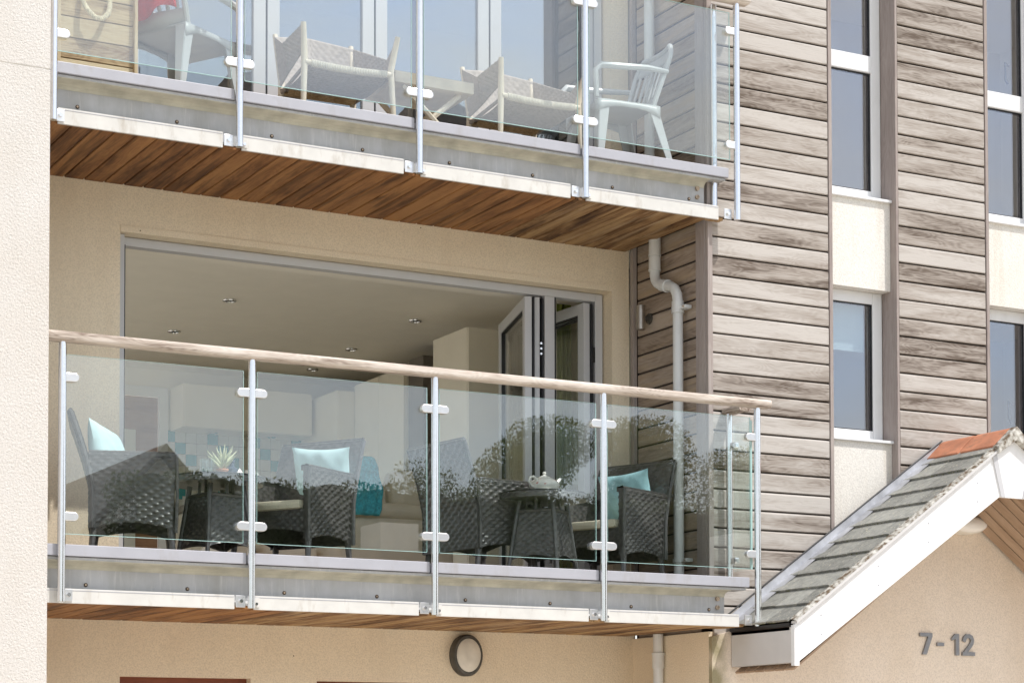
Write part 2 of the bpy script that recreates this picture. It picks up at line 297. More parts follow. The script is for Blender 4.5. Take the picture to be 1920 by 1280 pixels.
def teapotmat():
    m, nt, b = newmat('floral_ceramic'); L = nt.links.new
    tc = N(nt, 'ShaderNodeTexCoord'); no = N(nt, 'ShaderNodeTexNoise'); no.inputs['Scale'].default_value = 22; L(tc.outputs['Object'], no.inputs['Vector'])
    r = ramp(nt, [(0.60, 0), (0.64, 1)]); L(no.outputs['Fac'], r.inputs[0])
    sx = N(nt, 'ShaderNodeSeparateXYZ'); L(tc.outputs['Object'], sx.inputs[0])
    mr = N(nt, 'ShaderNodeMapRange'); mr.inputs[1].default_value = 0.075; mr.inputs[2].default_value = 0.055; L(sx.outputs[2], mr.inputs[0])
    mu = N(nt, 'ShaderNodeMath', operation='MULTIPLY'); L(r.outputs[0], mu.inputs[0]); L(mr.outputs[0], mu.inputs[1])
    c = mixc(nt, mu.outputs[0], (0.83, 0.81, 0.77), (0.55, 0.09, 0.07)); L(c, b.inputs['Base Color']); b.inputs['Roughness'].default_value = 0.1
    return m
M['floral'] = teapotmat()

# ------------------------------------------------------------------ mesh builder
class MB:
    def __init__(s): s.v = []; s.f = []
    def add(s, vs, fs):
        o = len(s.v); s.v += [tuple(v) for v in vs]; s.f += [tuple(i+o for i in f) for f in fs]; return s
    def box(s, x0, x1, y0, y1, z0, z1, bev=0.0):
        if bev <= 0:
            return s.add([(x, y, z) for x in (x0, x1) for y in (y0, y1) for z in (z0, z1)],
                         [(0, 1, 3, 2), (4, 6, 7, 5), (0, 4, 5, 1), (2, 3, 7, 6), (0, 2, 6, 4), (1, 5, 7, 3)])
        b = min(bev, (x1-x0)/2.1, (y1-y0)/2.1, (z1-z0)/2.1)
        bm = bmesh.new(); bmesh.ops.create_cube(bm, size=1)
        for v in bm.verts: v.co = Vector(((x0+x1)/2+v.co.x*(x1-x0), (y0+y1)/2+v.co.y*(y1-y0), (z0+z1)/2+v.co.z*(z1-z0)))
        bmesh.ops.bevel(bm, geom=bm.edges[:]+bm.verts[:], offset=b, segments=2, affect='EDGES', profile=0.6)
        bm.verts.index_update(); s.add([v.co[:] for v in bm.verts], [[v.index for v in f.verts] for f in bm.faces]); bm.free(); return s
    def prism(s, prof, axis, a, b):
        """closed 2-D profile swept along an axis; profile order: axis x -> (y,z), y -> (x,z), z -> (x,y)"""
        def P(p, t): return (t, p[0], p[1]) if axis == 'x' else (p[0], t, p[1]) if axis == 'y' else (p[0], p[1], t)
        n = len(prof); vs = [P(p, a) for p in prof]+[P(p, b) for p in prof]
        fs = [(i, (i+1) % n, n+(i+1) % n, n+i) for i in range(n)]+[tuple(range(n-1, -1, -1)), tuple(range(n, 2*n))]
        return s.add(vs, fs)
    def tube(s, pts, r, n=12, cap=True, squash=None):
        pts = [Vector(p) for p in pts]; rs = r if isinstance(r, (list, tuple)) else [r]*len(pts)
        o = len(s.v); prev = None
        for i, p in enumerate(pts):
            d = (pts[min(i+1, len(pts)-1)]-pts[max(i-1, 0)]).normalized()
            if prev is None: a = d.orthogonal().normalized()
            else: a = (prev-d*prev.dot(d)).normalized()
            prev = a; b = d.cross(a)
            for k in range(n):
                t = 2*pi*k/n; s.v.append(tuple(p+(a*cos(t)+b*sin(t))*rs[i]))
        for i in range(len(pts)-1):
            for k in range(n):
                k2 = (k+1) % n; s.f.append((o+i*n+k, o+i*n+k2, o+(i+1)*n+k2, o+(i+1)*n+k))
        if cap:
            s.f.append(tuple(o+k for k in range(n-1, -1, -1))); s.f.append(tuple(o+(len(pts)-1)*n+k for k in range(n)))
        return s
    def cyl(s, a, b, r, n=16, r2=None): return s.tube([a, b], [r, r if r2 is None else r2], n)
    def lathe(s, prof, c=(0, 0, 0), n=32, axis='z', sx=1, sy=1):
        o = len(s.v)
        for (r, z) in prof:
            for k in range(n):
                t = 2*pi*k/n; x, y = r*cos(t)*sx, r*sin(t)*sy
                s.v.append((c[0]+x, c[1]+y, c[2]+z) if axis == 'z' else (c[0]+x, c[1]+z, c[2]+y) if axis == 'y' else (c[0]+z, c[1]+x, c[2]+y))
        for i in range(len(prof)-1):
            for k in range(n):
                k2 = (k+1) % n; s.f.append((o+i*n+k, o+i*n+k2, o+(i+1)*n+k2, o+(i+1)*n+k))
        s.f.append(tuple(o+k for k in range(n-1, -1, -1))); s.f.append(tuple(o+(len(prof)-1)*n+k for k in range(n)))
        return s
    def grid(s, fn, nu, nv):
        o = len(s.v)
        for j in range(nv+1):
            for i in range(nu+1): s.v.append(tuple(fn(i/nu, j/nv)))
        for j in range(nv):
            for i in range(nu):
                a = o+j*(nu+1)+i; s.f.append((a, a+1, a+nu+2, a+nu+1))
        return s
    def weave(s, P, nu, nv, amp=0.004, side=1):
        """woven sheet: P(u,v) gives the surface; strands run along u over and under"""
        def fn(u, v):
            e = 1e-3
            p = Vector(P(u, v)); a = Vector(P(min(u+e, 1), v))-Vector(P(max(u-e, 0), v)); b = Vector(P(u, min(v+e, 1)))-Vector(P(u, max(v-e, 0)))
            nn = a.cross(b).normalized()*side
            j = min(int(v*nv), nv-1)
            d = amp*cos(pi*(u*nu+(j % 2)))*abs(sin(pi*v*nv))+amp*0.6*abs(sin(pi*v*nv))
            return p+nn*d
        return s.grid(fn, nu*3, nv*3)
    def build(s, name, mat, parent=None, loc=None, rot=None, smooth=False, bevel=0, merge=False):
        me = bpy.data.meshes.new(name); me.from_pydata(s.v, [], s.f); me.update()
        bm = bmesh.new(); bm.from_mesh(me)
        if merge: bmesh.ops.remove_doubles(bm, verts=bm.verts, dist=1e-5)
        bmesh.ops.recalc_face_normals(bm, faces=bm.faces); bm.to_mesh(me); bm.free()
        me.materials.append(mat)
        if smooth:
            me.polygons.foreach_set('use_smooth', [True]*len(me.polygons))
            try: me.set_sharp_from_angle(angle=rad(42))
            except Exception: pass
        o = bpy.data.objects.new(name, me); COL.objects.link(o); o.parent = parent
        if loc: o.location = loc
        if rot: o.rotation_euler = rot
        if bevel:
            md = o.modifiers.new('bevel', 'BEVEL'); md.width = bevel; md.segments = 2; md.limit_method = 'ANGLE'
        return o
def inst(src, parent=None, loc=None, rot=None, scale=None):
    o = src.copy(); COL.objects.link(o); o.parent = parent
    if loc is not None: o.location = loc
    if rot is not None: o.rotation_euler = rot
    if scale is not None: o.scale = scale
    return o
def tag(o, label=None, cat=None, group=None, kind=None):
    if label: o['label'] = label
    if cat: o['category'] = cat
    if group: o['group'] = group
    if kind: o['kind'] = kind
    return o
def thing(name, label, cat, loc=(0, 0, 0), rz=0, group=None):
    o = bpy.data.objects.new(name, None); COL.objects.link(o); o.location = loc; o.rotation_euler = (0, 0, rz); o.empty_display_size = 0.2
    return tag(o, label, cat, group)
def copy_tree(o, parent=None):
    c = o.copy(); COL.objects.link(c); c.parent = parent
    for ch in o.children: copy_tree(ch, c)
    return c
def B(*a, **k): return MB().box(*a, **k)

# ------------------------------------------------------------------ ground and what stands opposite (seen in the glass)
def terrain(x, y):
    d = max(0, -y-9)
    h = min(d*0.115, 2.6)
    far = max(0, -y-60)
    h += min(far*0.045, 13)*(0.75+0.25*sin(x*0.013+1.0)+0.1*sin(x*0.041))
    return GROUND+h
mb = MB(); xs = [-400+i*25 for i in range(49)]; ys = [14, 10, 6, 0, -5, -9, -13, -17, -22, -28, -35, -60, -100, -150, -200, -260, -340, -420, -600]
for y in ys:
    for x in xs: mb.v.append((x, y, terrain(x, y)))
nx = len(xs)
for j in range(len(ys)-1):
    for i in range(nx-1): mb.f.append((j*nx+i, j*nx+i+1, (j+1)*nx+i+1, (j+1)*nx+i))
M['ground2'] = None
def groundmat():
    m, nt, b = newmat('gravel_and_grass'); L = nt.links.new
    ge = N(nt, 'ShaderNodeNewGeometry'); sx = N(nt, 'ShaderNodeSeparateXYZ'); L(ge.outputs['Position'], sx.inputs[0])
    mr = N(nt, 'ShaderNodeMapRange'); mr.inputs[1].default_value = -10; mr.inputs[2].default_value = -11; L(sx.outputs[1], mr.inputs[0])
    no = N(nt, 'ShaderNodeTexNoise'); no.inputs['Scale'].default_value = 0.5; no.inputs['Detail'].default_value = 8; L(ge.outputs['Position'], no.inputs['Vector'])
    a = ramp(nt, [(0.3, (0.54, 0.49, 0.42)), (0.7, (0.64, 0.58, 0.50))]); L(no.outputs['Fac'], a.inputs[0])
    g = ramp(nt, [(0.3, (0.05, 0.075, 0.025)), (0.7, (0.10, 0.13, 0.05))]); L(no.outputs['Fac'], g.inputs[0])
    c = mixc(nt, mr.outputs[0], a.outputs[0], g.outputs[0]); L(c, b.inputs['Base Color']); b.inputs['Roughness'].default_value = 0.95
    return m
gr = mb.build('ground', groundmat(), smooth=True); tag(gr, kind='structure')
gr.data.name = 'ground'
# a sheet of ground under the building
b2 = B(-60, 80, 12.0, 60, GROUND-0.2, GROUND-0.02).build('ground', M['ground']); tag(b2, kind='structure')

def leaves(name, mat, blobs, n, size, parent=None, seed=1, loc=None):
    """leaf clumps spread through ellipsoids: blobs = (centre, radii)"""
    r = random.Random(seed); mb = MB()
    tot = sum(b[1][0]*b[1][1]*b[1][2] for b in blobs)
    for c, rr in blobs:
        k = int(n*rr[0]*rr[1]*rr[2]/tot)+8
        for _ in range(k):
            d = Vector((r.gauss(0, 1), r.gauss(0, 1), r.gauss(0, 1))).normalized()*(r.random()**0.6)
            p = Vector((c[0]+d.x*rr[0], c[1]+d.y*rr[1], c[2]+d.z*rr[2]))
            s = size*(0.5+r.random()); q = Euler((r.random()*6, r.random()*6, r.random()*6)).to_matrix()
            mb.add([p+q@Vector(v)*s for v in ((-1, 0, 0), (0, -.5, 0.1), (1, 0, 0), (0, .5, 0.1))], [(0, 1, 2, 3)])
    return mb.build(name, mat, parent, loc)
def tree(name, label, x, y, h, w, seed, n=5000, crown0=0.3, group=None):
    r = random.Random(seed); z = terrain(x, y); t = thing(name, label, 'tree', (x, y, z), 0, group)
    mb = MB(); mb.tube([(0, 0, -.2), (0.1*w, 0, h*.35), (0, .05*w, h*.9)], [.05*h, .035*h, .008*h], 8)
    blobs = []
    for k in range(11):
        a = r.random()*2*pi; zz = h*(crown0+(.97-crown0)*(k+.5)/11); rad_ = w*.5*(1-abs((k+.5)/11-.4))*(.5+.6*r.random())
        c = (cos(a)*rad_*.75, sin(a)*rad_*.75, zz)
        mb.tube([(0, 0, zz*.75), c], [.014*h, .003*h], 5)
        blobs.append((c, (w*.26*(.7+.6*r.random()), w*.26, h*.085*(.7+.7*r.random()))))
    mb.build('trunk', M['bark'], t); leaves('crown', M['leaf'], blobs, n*13, .03, t, seed)
    return t
tree('pine_tree', 'wind-shaped dark tree with a ragged crown, nearest the hedge, mirrored in the right-hand glass', 20.6, -15.5, 8.0, 3.8, 3, 7000, group='trees opposite the balcony')
tree('pine_tree', 'dark bushy tree right of the ragged one, mirrored beside the folded doors', 23.4, -16.5, 8.3, 3.6, 5, 6000, group='trees opposite the balcony')
tree('bare_tree', 'thin sparse tree with bare twigs standing behind the hedge', 19.0, -16.8, 7.0, 2.2, 8, 900, group='trees opposite the balcony')
tree('pine_tree', 'rounded dark tree beyond the far end of the hedge', 27.5, -18.5, 8, 4.4, 9, 5000, group='trees opposite the balcony')
def hedge(label, x0, x1, y, ztop, seed):
    r = random.Random(seed); bl = []; x = x0
    while x < x1:
        hh = ztop-terrain(x, y)+r.uniform(-.12, .12)
        for k in range(3): bl.append(((x+r.uniform(-.1, .1), y+.25, ztop-.35-k*.55+r.uniform(-.1, .1)), (.42, .62, .42)))
        x += .38
    def core(u, v):
        z = terrain(x0, y)-.3+(ztop-.12-terrain(x0, y)+.3)*min(v*1.25, 1); k = .10*sin(u*61+v*17)+.08*sin(u*143+v*41)
        dy = .65 if v <= .8 else .65-1.3*(v-.8)/.2
        return (x0+(x1-x0)*u, y+dy+k, z+.06*sin(u*95)*min(v*1.25, 1))
    o = MB().grid(core, 200, 20).build('hedge', M['hedge'], smooth=True)
    leaves('foliage', M['hedge'], bl, 90000, .04, o, seed)
    return tag(o, label, 'hedge')
hedge('tall clipped dark hedge across the road, mirrored in the middle panes', 11.3, 27.5, -13.2, 5.0, 4)
def house(label, x0, x1, y0, y1, ze, zr, ridge='x', seed=0):
    t = thing('house', label, 'house', ((x0+x1)/2, (y0+y1)/2, terrain(x0, y1)), 0, 'houses opposite the balcony')
    z0 = -0.5; cx, cy, cz = t.location; x0 -= cx; x1 -= cx; y0 -= cy; y1 -= cy; ze -= cz; zr -= cz
    B(x0+.3, x1-.3, y0+.3, y1-.3, z0, ze+.1).build('wall', M['infill'], t)
    if ridge == 'x':
        ym = (y0+y1)/2
        MB().prism([(y0, ze), (ym, zr), (y1, ze), (y1, ze+.12), (ym, zr+.15), (y0, ze+.12)], 'x', x0, x1).build('roof', M['slate_far'], t)
        MB().prism([(y0+.3, ze), (ym, zr-.05), (y1-.3, ze)], 'x', x0+.35, x1-.35).build('gable', M['infill'], t)
    else:
        xm = (x0+x1)/2
        MB().prism([(x0, ze), (xm, zr), (x1, ze), (x1, ze+.12), (xm, zr+.15), (x0, ze+.12)], 'y', y0, y1).build('roof', M['slate_far'], t)
        MB().prism([(x0+.3, ze), (xm, zr-.05), (x1-.3, ze)], 'y', y0+.35, y1-.35).build('gable', M['infill'], t)
    for i in range(3):
        xx = x0+(x1-x0)*(i+.5)/3
        f = B(xx-.55, xx+.55, y1-.32, y1-.25, ze-1.7, ze-.5).build('window', M['upvc'], t)
        B(xx-.47, xx+.47, y1-.26, y1-.235, ze-1.62, ze-.58).build('pane', M['black'], f)
    B(x0+.8, x0+1.5, -.4, .4, zr-.6, zr+.9).build('chimney', M['infill'], t)
    return t
house('slate-roofed house with gable end, mirrored behind the left-hand chair', 10.0, 15.4, -22, -15.2, 2.9, 5.75, 'y')
house('long low house with dark slate roof beyond the hedge', 13.8, 19.5, -12.2, -8.4, 0.9, 3.1, 'x')
house('slate-roofed house with white windows, mirrored in the right-hand panes', 20.5, 30, -11.8, -7.6, 1.1, 3.2, 'x')
bl = []
rr_ = random.Random(12)
for i in range(150):
    x = 20+i*2.3; y = -215-rr_.random()*30; bl.append(((x, y, terrain(x, y)+2.5), (3.2, 3, 3.5+rr_.random()*3)))
wd = leaves('woodland', M['leaf'], bl, 26000, .75, None, 5); tag(wd, kind='stuff')

# ------------------------------------------------------------------ the building
BLD = thing('apartment_building', 'cream rendered apartment block with weathered cedar cladding, tall narrow windows and two balconies', 'building', (XS, YC, GROUND))
BO = Vector(BLD.location)
def bl_(o):                                     # parent to the building, keeping world coordinates
    o.parent = BLD; o.location = Vector(o.location)-BO; return o
def wall(mb, mat, name='wall', smooth=False): return bl_(mb.build(name, mat, smooth=smooth))

# rendered wall behind the balconies (front face at YW), with three rows of openings
YB = YW+.30
w = MB()
ZT = 7.4
w.box(X0-.4, OX0, YW, YB, 0.9, ZT)                       # left of the openings
w.box(OX1, XS-.04, YW, YB, 0.9, ZT)                      # right of them
w.box(OX0, OX1, YW, YB, 3.192, 3.76)                     # lintel over the lower opening
w.box(OX0, OX1, YW, YB, 5.86, ZT)
w.box(OX0, OX1, YW, YB, 0.9, 1.13)
wall(w, M['cream'])
w = MB()                                                  # ground floor
w.box(X0-.4, 3.88, YW, YB, GROUND, 0.9); w.box(4.712, 5.153, YW, YB, GROUND, 0.9); w.box(6.20, XS, YW, YB, GROUND, 0.9)
w.box(3.88, 4.712, YW, YB, 0.519, 0.9); w.box(5.153, 6.20, YW, YB, 0.512, 0.9)
wall(w, M['cream'], 'ground_floor_wall')
# raised render band round the lower opening
w = MB(); t = .006
w.box(OX0-.0, OX1, YW-t, YW-.0005, 3.192, 3.232); w.box(OX1, OX1+.10, YW-t, YW-.0005, 1.13, 3.262); 
wall(w, M['cream'], 'render_band')
# side return (faces left) and the cladding wall backing
wall(B(XS+.012, XS+.20, YC+.13, YW, 0.72, ZT), M['membrane'], 'side_wall')
wall(B(XS-.02, XS+.2, YC+.0125, YW, GROUND, 0.835), M['cream'], 'ground_floor_side_wall')
# gable-shaped piece of render under the canopy
RX, RZ, EX, EZ = 9.386, 2.13, 7.62, 0.86        # canopy ridge and eaves (roof surface)
sl_ = (RZ-EZ)/(RX-EX)
EXR = 2*RX-EX
wall(MB().prism([(XS-.02, GROUND), (XS-.02, .80), (7.70, .86), (RX, RZ-.20), (2*RX-7.70, .86), (12.5, .80), (12.5, GROUND)], 'y', YC-.024, YC+.012), M['cream_low'], 'porch_wall')

# cladding boards --------------------------------------------------
PITCH_B = 0.12567; HB = PITCH_B-.0115
def board_mesh(L, H=HB, T=.019):
    # profile in (y,z), front at y=0 facing -Y, softened edges; runs along local X, origin at left end bottom
    p = [(0, .004), (.0, H-.010), (.003, H-.004), (.009, H), (T, H+.004), (T, 0), (.004, 0)]
    return MB().prism(p, 'x', 0, L)
def clad_panel(x0, x1, ybase, zlo, zhi, mat, side=False):
    src = None; k0 = int(math.floor((zlo-3.391)/PITCH_B)); k1 = int(math.ceil((zhi-3.391)/PITCH_B))
    L = x1-x0-.006
    for k in range(k0, k1):
        z = 3.391+k*PITCH_B+.004
        if src is None:
            o = board_mesh(L).build('cladding_board', mat); src = o
        else: o = inst(src)
        dy = R.uniform(-.0012, .0012)
        if side: o.location = (ybase+dy, x1-.003, z); o.rotation_euler = (R.uniform(-.004, .004), 0, -pi/2)
        else: o.location = (x0+.003, ybase+dy, z); o.rotation_euler = (R.uniform(-.004, .004), 0, 0)
        bl_(o)
clad_panel(7.507, 8.438, YC, 0.86, 5.55, M['clad'])
clad_panel(9.027, 9.792, YC, 1.55, 5.55, M['clad'])
clad_panel(10.40, 11.6, YC, 1.55, 5.55, M['clad'])
clad_panel(YC+.135, YW-.045, XS, 0.86, 6.2, M['clad_side'], side=True)
wall(B(7.49, 8.44, YC+.020, YC+.16, 0.86, 5.7), M['membrane'], 'cladding_backing')
wall(B(9.03, 9.80, YC+.020, YC+.16, 0.72, 5.7), M['membrane'], 'cladding_backing')
wall(B(10.39, 11.7, YC+.020, YC+.16, 0.72, 5.7), M['membrane'], 'cladding_backing')
# timber corner posts and window-strip linings: long axis vertical, so model along X and stand them up
def vpost(x0, x1, y0, y1, z0, z1, mat=None, name='corner_trim'):
    o = B(0, z1-z0, -(x1-x0)/2, (x1-x0)/2, -(y1-y0)/2, (y1-y0)/2, bev=.003).build(name, mat or M['trim'])
    # local X -> world Z, local Y -> world X, local Z -> world Y
    o.matrix_world = Matrix(((0, 1, 0, (x0+x1)/2-BO.x), (0, 0, 1, (y0+y1)/2-BO.y), (1, 0, 0, z0-BO.z), (0, 0, 0, 1)))
    mw = o.matrix_world.copy(); o.parent = BLD; o.matrix_basis = mw; return o
vpost(7.462, 7.4855, YC+.02, YC+.125, .865, 5.7); vpost(7.466, 7.503, YC-.012, YC+.018, .865, 5.7)
vpost(7.462, 7.492, YW-.042, YW-.002, .95, 6.2)
vpost(8.441, 8.468, YC-.006, YC+.155, .8, 5.7)
vpost(9.004, 9.024, YC-.006, YC+.155, .8, 5.7); 
vpost(9.796, 9.822, YC-.006, YC+.155, 1.5, 5.7)
vpost(10.362, 10.39, YC-.006, YC+.155, 1.5, 5.7)
# rendered infill panels and sills in the two window strips
for (xa, xb, segs) in ((8.469, 9.003, ((3.195, 3.798), (.75, 2.152))), (9.823, 10.361, ((3.195, 3.778), (.75, 2.152)))):
    for (za, zb) in segs: wall(B(xa, xb, YC+.06, YC+.19, za, zb), M['infill'], 'infill_panel')
    for zs in (segs[0][1], segs[1][1]):
        wall(B(xa, xb, YC+.035, YC+.19, zs, zs+.018, bev=.003), M['upvc'], 'sill')
# windows ------------------------------------------------------------
def window(xa, xb, z0, z1, y, transom=None, handle=None, blind=None):
    f = MB(); fw_ = .078
    f.box(xa, xa+fw_, y, y+.07, z0, z1, bev=.005); f.box(xb-fw_, xb, y, y+.07, z0, z1, bev=.005)
    f.box(xa+fw_, xb-fw_, y+.001, y+.069, z0, z0+fw_, bev=.005); f.box(xa+fw_, xb-fw_, y+.001, y+.069, z1-fw_, z1, bev=.005)
    if transom: f.box(xa+fw_, xb-fw_, y-.008, y+.069, transom-.055, transom+.06, bev=.006)
    fo = bl_(f.build('window', M['upvc']))
    def kid(mb, n, m): o = mb.build(n, m); o.parent = fo; return o
    secs = [(z0+fw_, z1-fw_)] if not transom else [(z0+fw_, transom-.055), (transom+.06, z1-fw_)]
    for (a, b) in secs:
        g = MB()
        g.box(xa+fw_, xa+fw_+.007, y+.012, y+.05, a, b); g.box(xb-fw_-.007, xb-fw_, y+.012, y+.05, a, b)
        g.box(xa+fw_+.007, xb-fw_-.007, y+.012, y+.05, b-.007, b); g.box(xa+fw_+.007, xb-fw_-.007, y+.012, y+.05, a, a+.007)
        kid(g, 'gasket', M['gasket'])
        kid(B(xa+fw_+.007, xb-fw_-.007, y+.02, y+.026, a+.007, b-.007), 'pane', M['winglass'])
    if handle:
        kid(MB().tube([(xb-fw_-.035, y+.10, handle), (xb-fw_-.05, y+.12, handle+.03), (xb-fw_-.05, y+.12, handle-.10), (xb-fw_-.035, y+.11, handle-.13)], .008, 8), 'handle', M['black'])
    if blind:
        kid(B(xa+fw_+.01, xb-fw_-.01, y+.09, y+.094, blind, z1-fw_), 'blind', M['blind'])
    return fo
YWN = YC+.15
window(8.5, 9.0, 3.816, 5.8, YWN, 4.765)
window(8.5, 9.0, 2.17, 3.194, YWN, blind=2.80)
window(9.85, 10.36, 3.796, 5.8, YWN, 4.69, handle=5.0)
window(9.85, 10.36, 2.17, 3.194, YWN, handle=2.55)
wall(B(8.469, 8.5, YWN, YWN+.05, 2.17, 5.8), M['trim'], 'window_lining'); wall(B(9.823, 9.85, YWN, YWN+.05, 2.17, 5.8), M['trim'], 'window_lining')
# dark rooms behind those windows
w = MB(); w.box(8.46, 11.8, 13.2, 13.3, 1.1, 5.9); w.box(8.40, 8.455, YWN+.08, 13.3, 1.1, 5.9); w.box(11.75, 11.8, YWN+.1, 13.3, 1.1, 5.9)
w.box(8.46, 11.8, YWN+.08, 13.3, 1.0, 1.12); w.box(8.46, 11.8, YWN+.09, 13.3, 3.45, 3.60); w.box(8.46, 11.8, YWN+.08, 13.3, 5.86, 5.95)
wall(w, M['wallin'], 'inner_wall')
wall(B(XS+.02, 12.3, YC+.205, YW+.3, 5.9, 7.4), M['infill'], 'parapet_wall')
# bifold-door opening, lower floor ---------------------------------------------------
YF = YW+.10
f = MB()
f.box(OX0+.003, OX0+.040, YF-.06, YF+.05, 1.13, 3.188, bev=.003); f.box(OX1-.07, OX1-.012, YF, YF+.07, 1.13, 3.188, bev=.003)
f.box(OX0+.04, OX1-.07, YF, YF+.07, 3.135, 3.188, bev=.003); f.box(OX0+.04, OX1-.07, YF, YF+.07, 1.13, 1.16)
fr = bl_(f.build('door_frame', M['alu']))
def kid(p, mb, n, m, **k): o = mb.build(n, m, **k); o.parent = p; return o
kid(fr, B(OX0+.0405, OX0+.055, YF-.03, YF+.05, 1.16, 3.134), 'gasket', M['gasket'])
kid(fr, B(6.85, 6.925, YF-.004, YF+.075, 1.16, 3.134, bev=.004), 'mullion', M['alu'])
kid(fr, B(6.927, 6.940, YF+.004, YF+.07, 1.16, 3.134), 'gasket', M['gasket'])
def leaf(p0, p1, inner=False):
    """door leaf standing on the line p0-p1"""
    p0 = Vector(p0); p1 = Vector(p1); L = (p1-p0).length; a = math.atan2(p1.y-p0.y, p1.x-p0.x)
    mb = MB(); s = .075; z0, z1 = 1.17, 3.125; t_ = .05
    mb.box(0, s, -t_/2, t_/2, z0, z1, bev=.004); mb.box(L-s, L, -t_/2, t_/2, z0, z1, bev=.004)
    mb.box(s, L-s, -t_/2+.001, t_/2-.001, z0, z0+s, bev=.004); mb.box(s, L-s, -t_/2+.001, t_/2-.001, z1-s, z1, bev=.004)
    o = mb.build('door_leaf', M['alu'], None, (p0.x, p0.y, 0), (0, 0, a))
    g = MB(); g.box(s, s+.008, -.016, .016, z0+s, z1-s); g.box(L-s-.008, L-s, -.016, .016, z0+s, z1-s); g.box(s+.008, L-s-.008, -.016, .016, z1-s-.008, z1-s); g.box(s+.008, L-s-.008, -.016, .016, z0+s, z0+s+.008)
    kid(o, g, 'gasket', M['gasket']); kid(o, B(s+.008, L-s-.008, -.004, .004, z0+s+.008, z1-s-.008), 'pane', M['doorglass'])
    if inner:
        kid(o, MB().tube([(.04, .03, 2.1), (.04, .055, 2.12), (.04, .055, 2.0), (.04, .03, 1.98)], .006, 6), 'handle', M['steel'])
    return bl_(o)
leaf((6.735, YF+.02), (7.02, YF+.93)); leaf((6.795, YF+.02), (7.075, YF+.93)); leaf((7.19, YF+.02), (7.13, YF+.95)); leaf((7.115+.13, YF+.06), (7.20, YF+.97))
# hinges and edge strips on the stacked leaves
for hz in (1.4, 2.72):
    kid(fr, B(7.224, 7.244, YF+.0, YF+.02, hz, hz+.10), 'hinge', M['black'])
    for j in range(3): kid(fr, MB().cyl((6.822, YF+.01, hz+.02+.035*j), (6.822, YF-.004, hz+.02+.035*j), .008, 8), 'hinge_pin', M['steel'])
for x in (6.762, 6.83, 7.216): kid(fr, B(x, x+.012, YF+.002, YF+.05, 1.18, 3.12), 'gasket', M['gasket'])
# upper floor bifold doors, shut
f = MB(); f.box(OX0+.003, OX0+.06, YF, YF+.07, 3.78, 5.85); f.box(OX1-.07, OX1-.012, YF, YF+.07, 3.78, 5.85); f.box(OX0+.06, OX1-.07, YF, YF+.07, 3.78, 3.82); f.box(OX0+.06, OX1-.07, YF, YF+.07, 5.78, 5.85)
fu = bl_(f.build('door_frame', M['alu']))
xm = [OX0+.06, 4.85, 5.60, 6.44, OX1-.07]
for i in range(4):
    a, b_ = xm[i]+(.002 if i == 0 else .006), xm[i+1]-.006; s = .082
    mb = MB(); y0 = YF+.008
    mb.box(a, a+s, y0, y0+.05, 3.83, 5.775, bev=.004); mb.box(b_-s, b_, y0, y0+.05, 3.83, 5.775, bev=.004); mb.box(a+s, b_-s, y0+.001, y0+.049, 3.83, 3.90); mb.box(a+s, b_-s, y0+.001, y0+.049, 5.70, 5.775)
    o = bl_(mb.build('door_leaf', M['alu']))
    kid(o, B(a+s-.001, b_-s+.001, y0+.02, y0+.028, 3.90, 5.70), 'pane', M['biglass'])
    kid(o, B(b_+.001, b_+.011, y0+.01, y0+.04, 3.83, 5.775), 'gasket', M['gasket'])
# ground floor stained timber frames
for (a, b_, zt) in ((3.88, 4.712, .519), (5.153, 6.20, .512)):
    f = MB(); y0 = YW+.07; f.box(a, a+.05, y0, y0+.07, GROUND, zt); f.box(b_-.05, b_, y0, y0+.07, GROUND, zt); f.box(a+.05, b_-.05, y0, y0+.07, zt-.05, zt)
    o = bl_(f.build('timber_frame', M['red_wood']))
    kid(o, B(a+.052, b_-.052, y0+.02, y0+.06, GROUND, zt-.053), 'door_panel', M['red_wood'])
# upper-storey room
w = MB(); w.box(3.3, 8.395, 15.0, 15.1, 3.6, 6.0); w.box(3.2, 3.3, YB, 15.1, 3.6, 6.0); w.box(7.70, 7.80, YB, 15.1, 3.6, 6.0); w.box(3.3, 7.7, YB+.001, 15.1, 5.9, 6.0)
wall(w, M['wallin'], 'inner_wall')

# lower room ----------------------------------------------------------------------------
RX0, RX1, RYB, RZ0, RZC = 3.45, 8.39, 17.3, 1.14, 3.40
w = MB(); w.box(RX0-.1, RX0, YB, YB+.3, RZ0-.1, 3.6); w.box(RX0-.1, RX0, 16.9, RYB+.1, RZ0-.1, 3.6); w.box(RX0-.1, RX0, YB+.3, 16.9, 3.32, 3.6); w.box(RX0-.1, RX0, YB+.3, 16.9, RZ0-.1, RZ0+.05); w.box(RX1, RX1+.06, 13.35, RYB+.1, RZ0-.1, 3.6); w.box(7.72, RX1+.06, 13.25, 13.345, RZ0-.1, 3.6); w.box(7.72, 7.80, YB, 13.25, RZ0-.1, 3.6)
w.box(4.98, 5.05, RYB, RYB+.1, RZ0, 3.6); w.box(RX0, 4.98, RYB, RYB+.1, 3.3, 3.6); w.box(5.90, RX1, RYB, RYB+.1, RZ0, 3.6); w.box(5.05, 5.90, RYB, RYB+.1, 3.17, 3.6)
wall(w, M['wallin'], 'inner_wall')
wall(B(RX0, RX1, YB+.25, RYB, RZC, RZC+.12), M['ceil'], 'ceiling')
wall(B(RX0, 7.72, YB+.001, YB+.25, 3.205, 3.45), M['ceil'], 'lintel_soffit')
wall(B(RX0, RX1, YB, RYB, RZ0-.12, RZ0), M['carpet'], 'floor')
lw_ = MB()  # unseen glazed opening in the left wall, added to let more daylight in
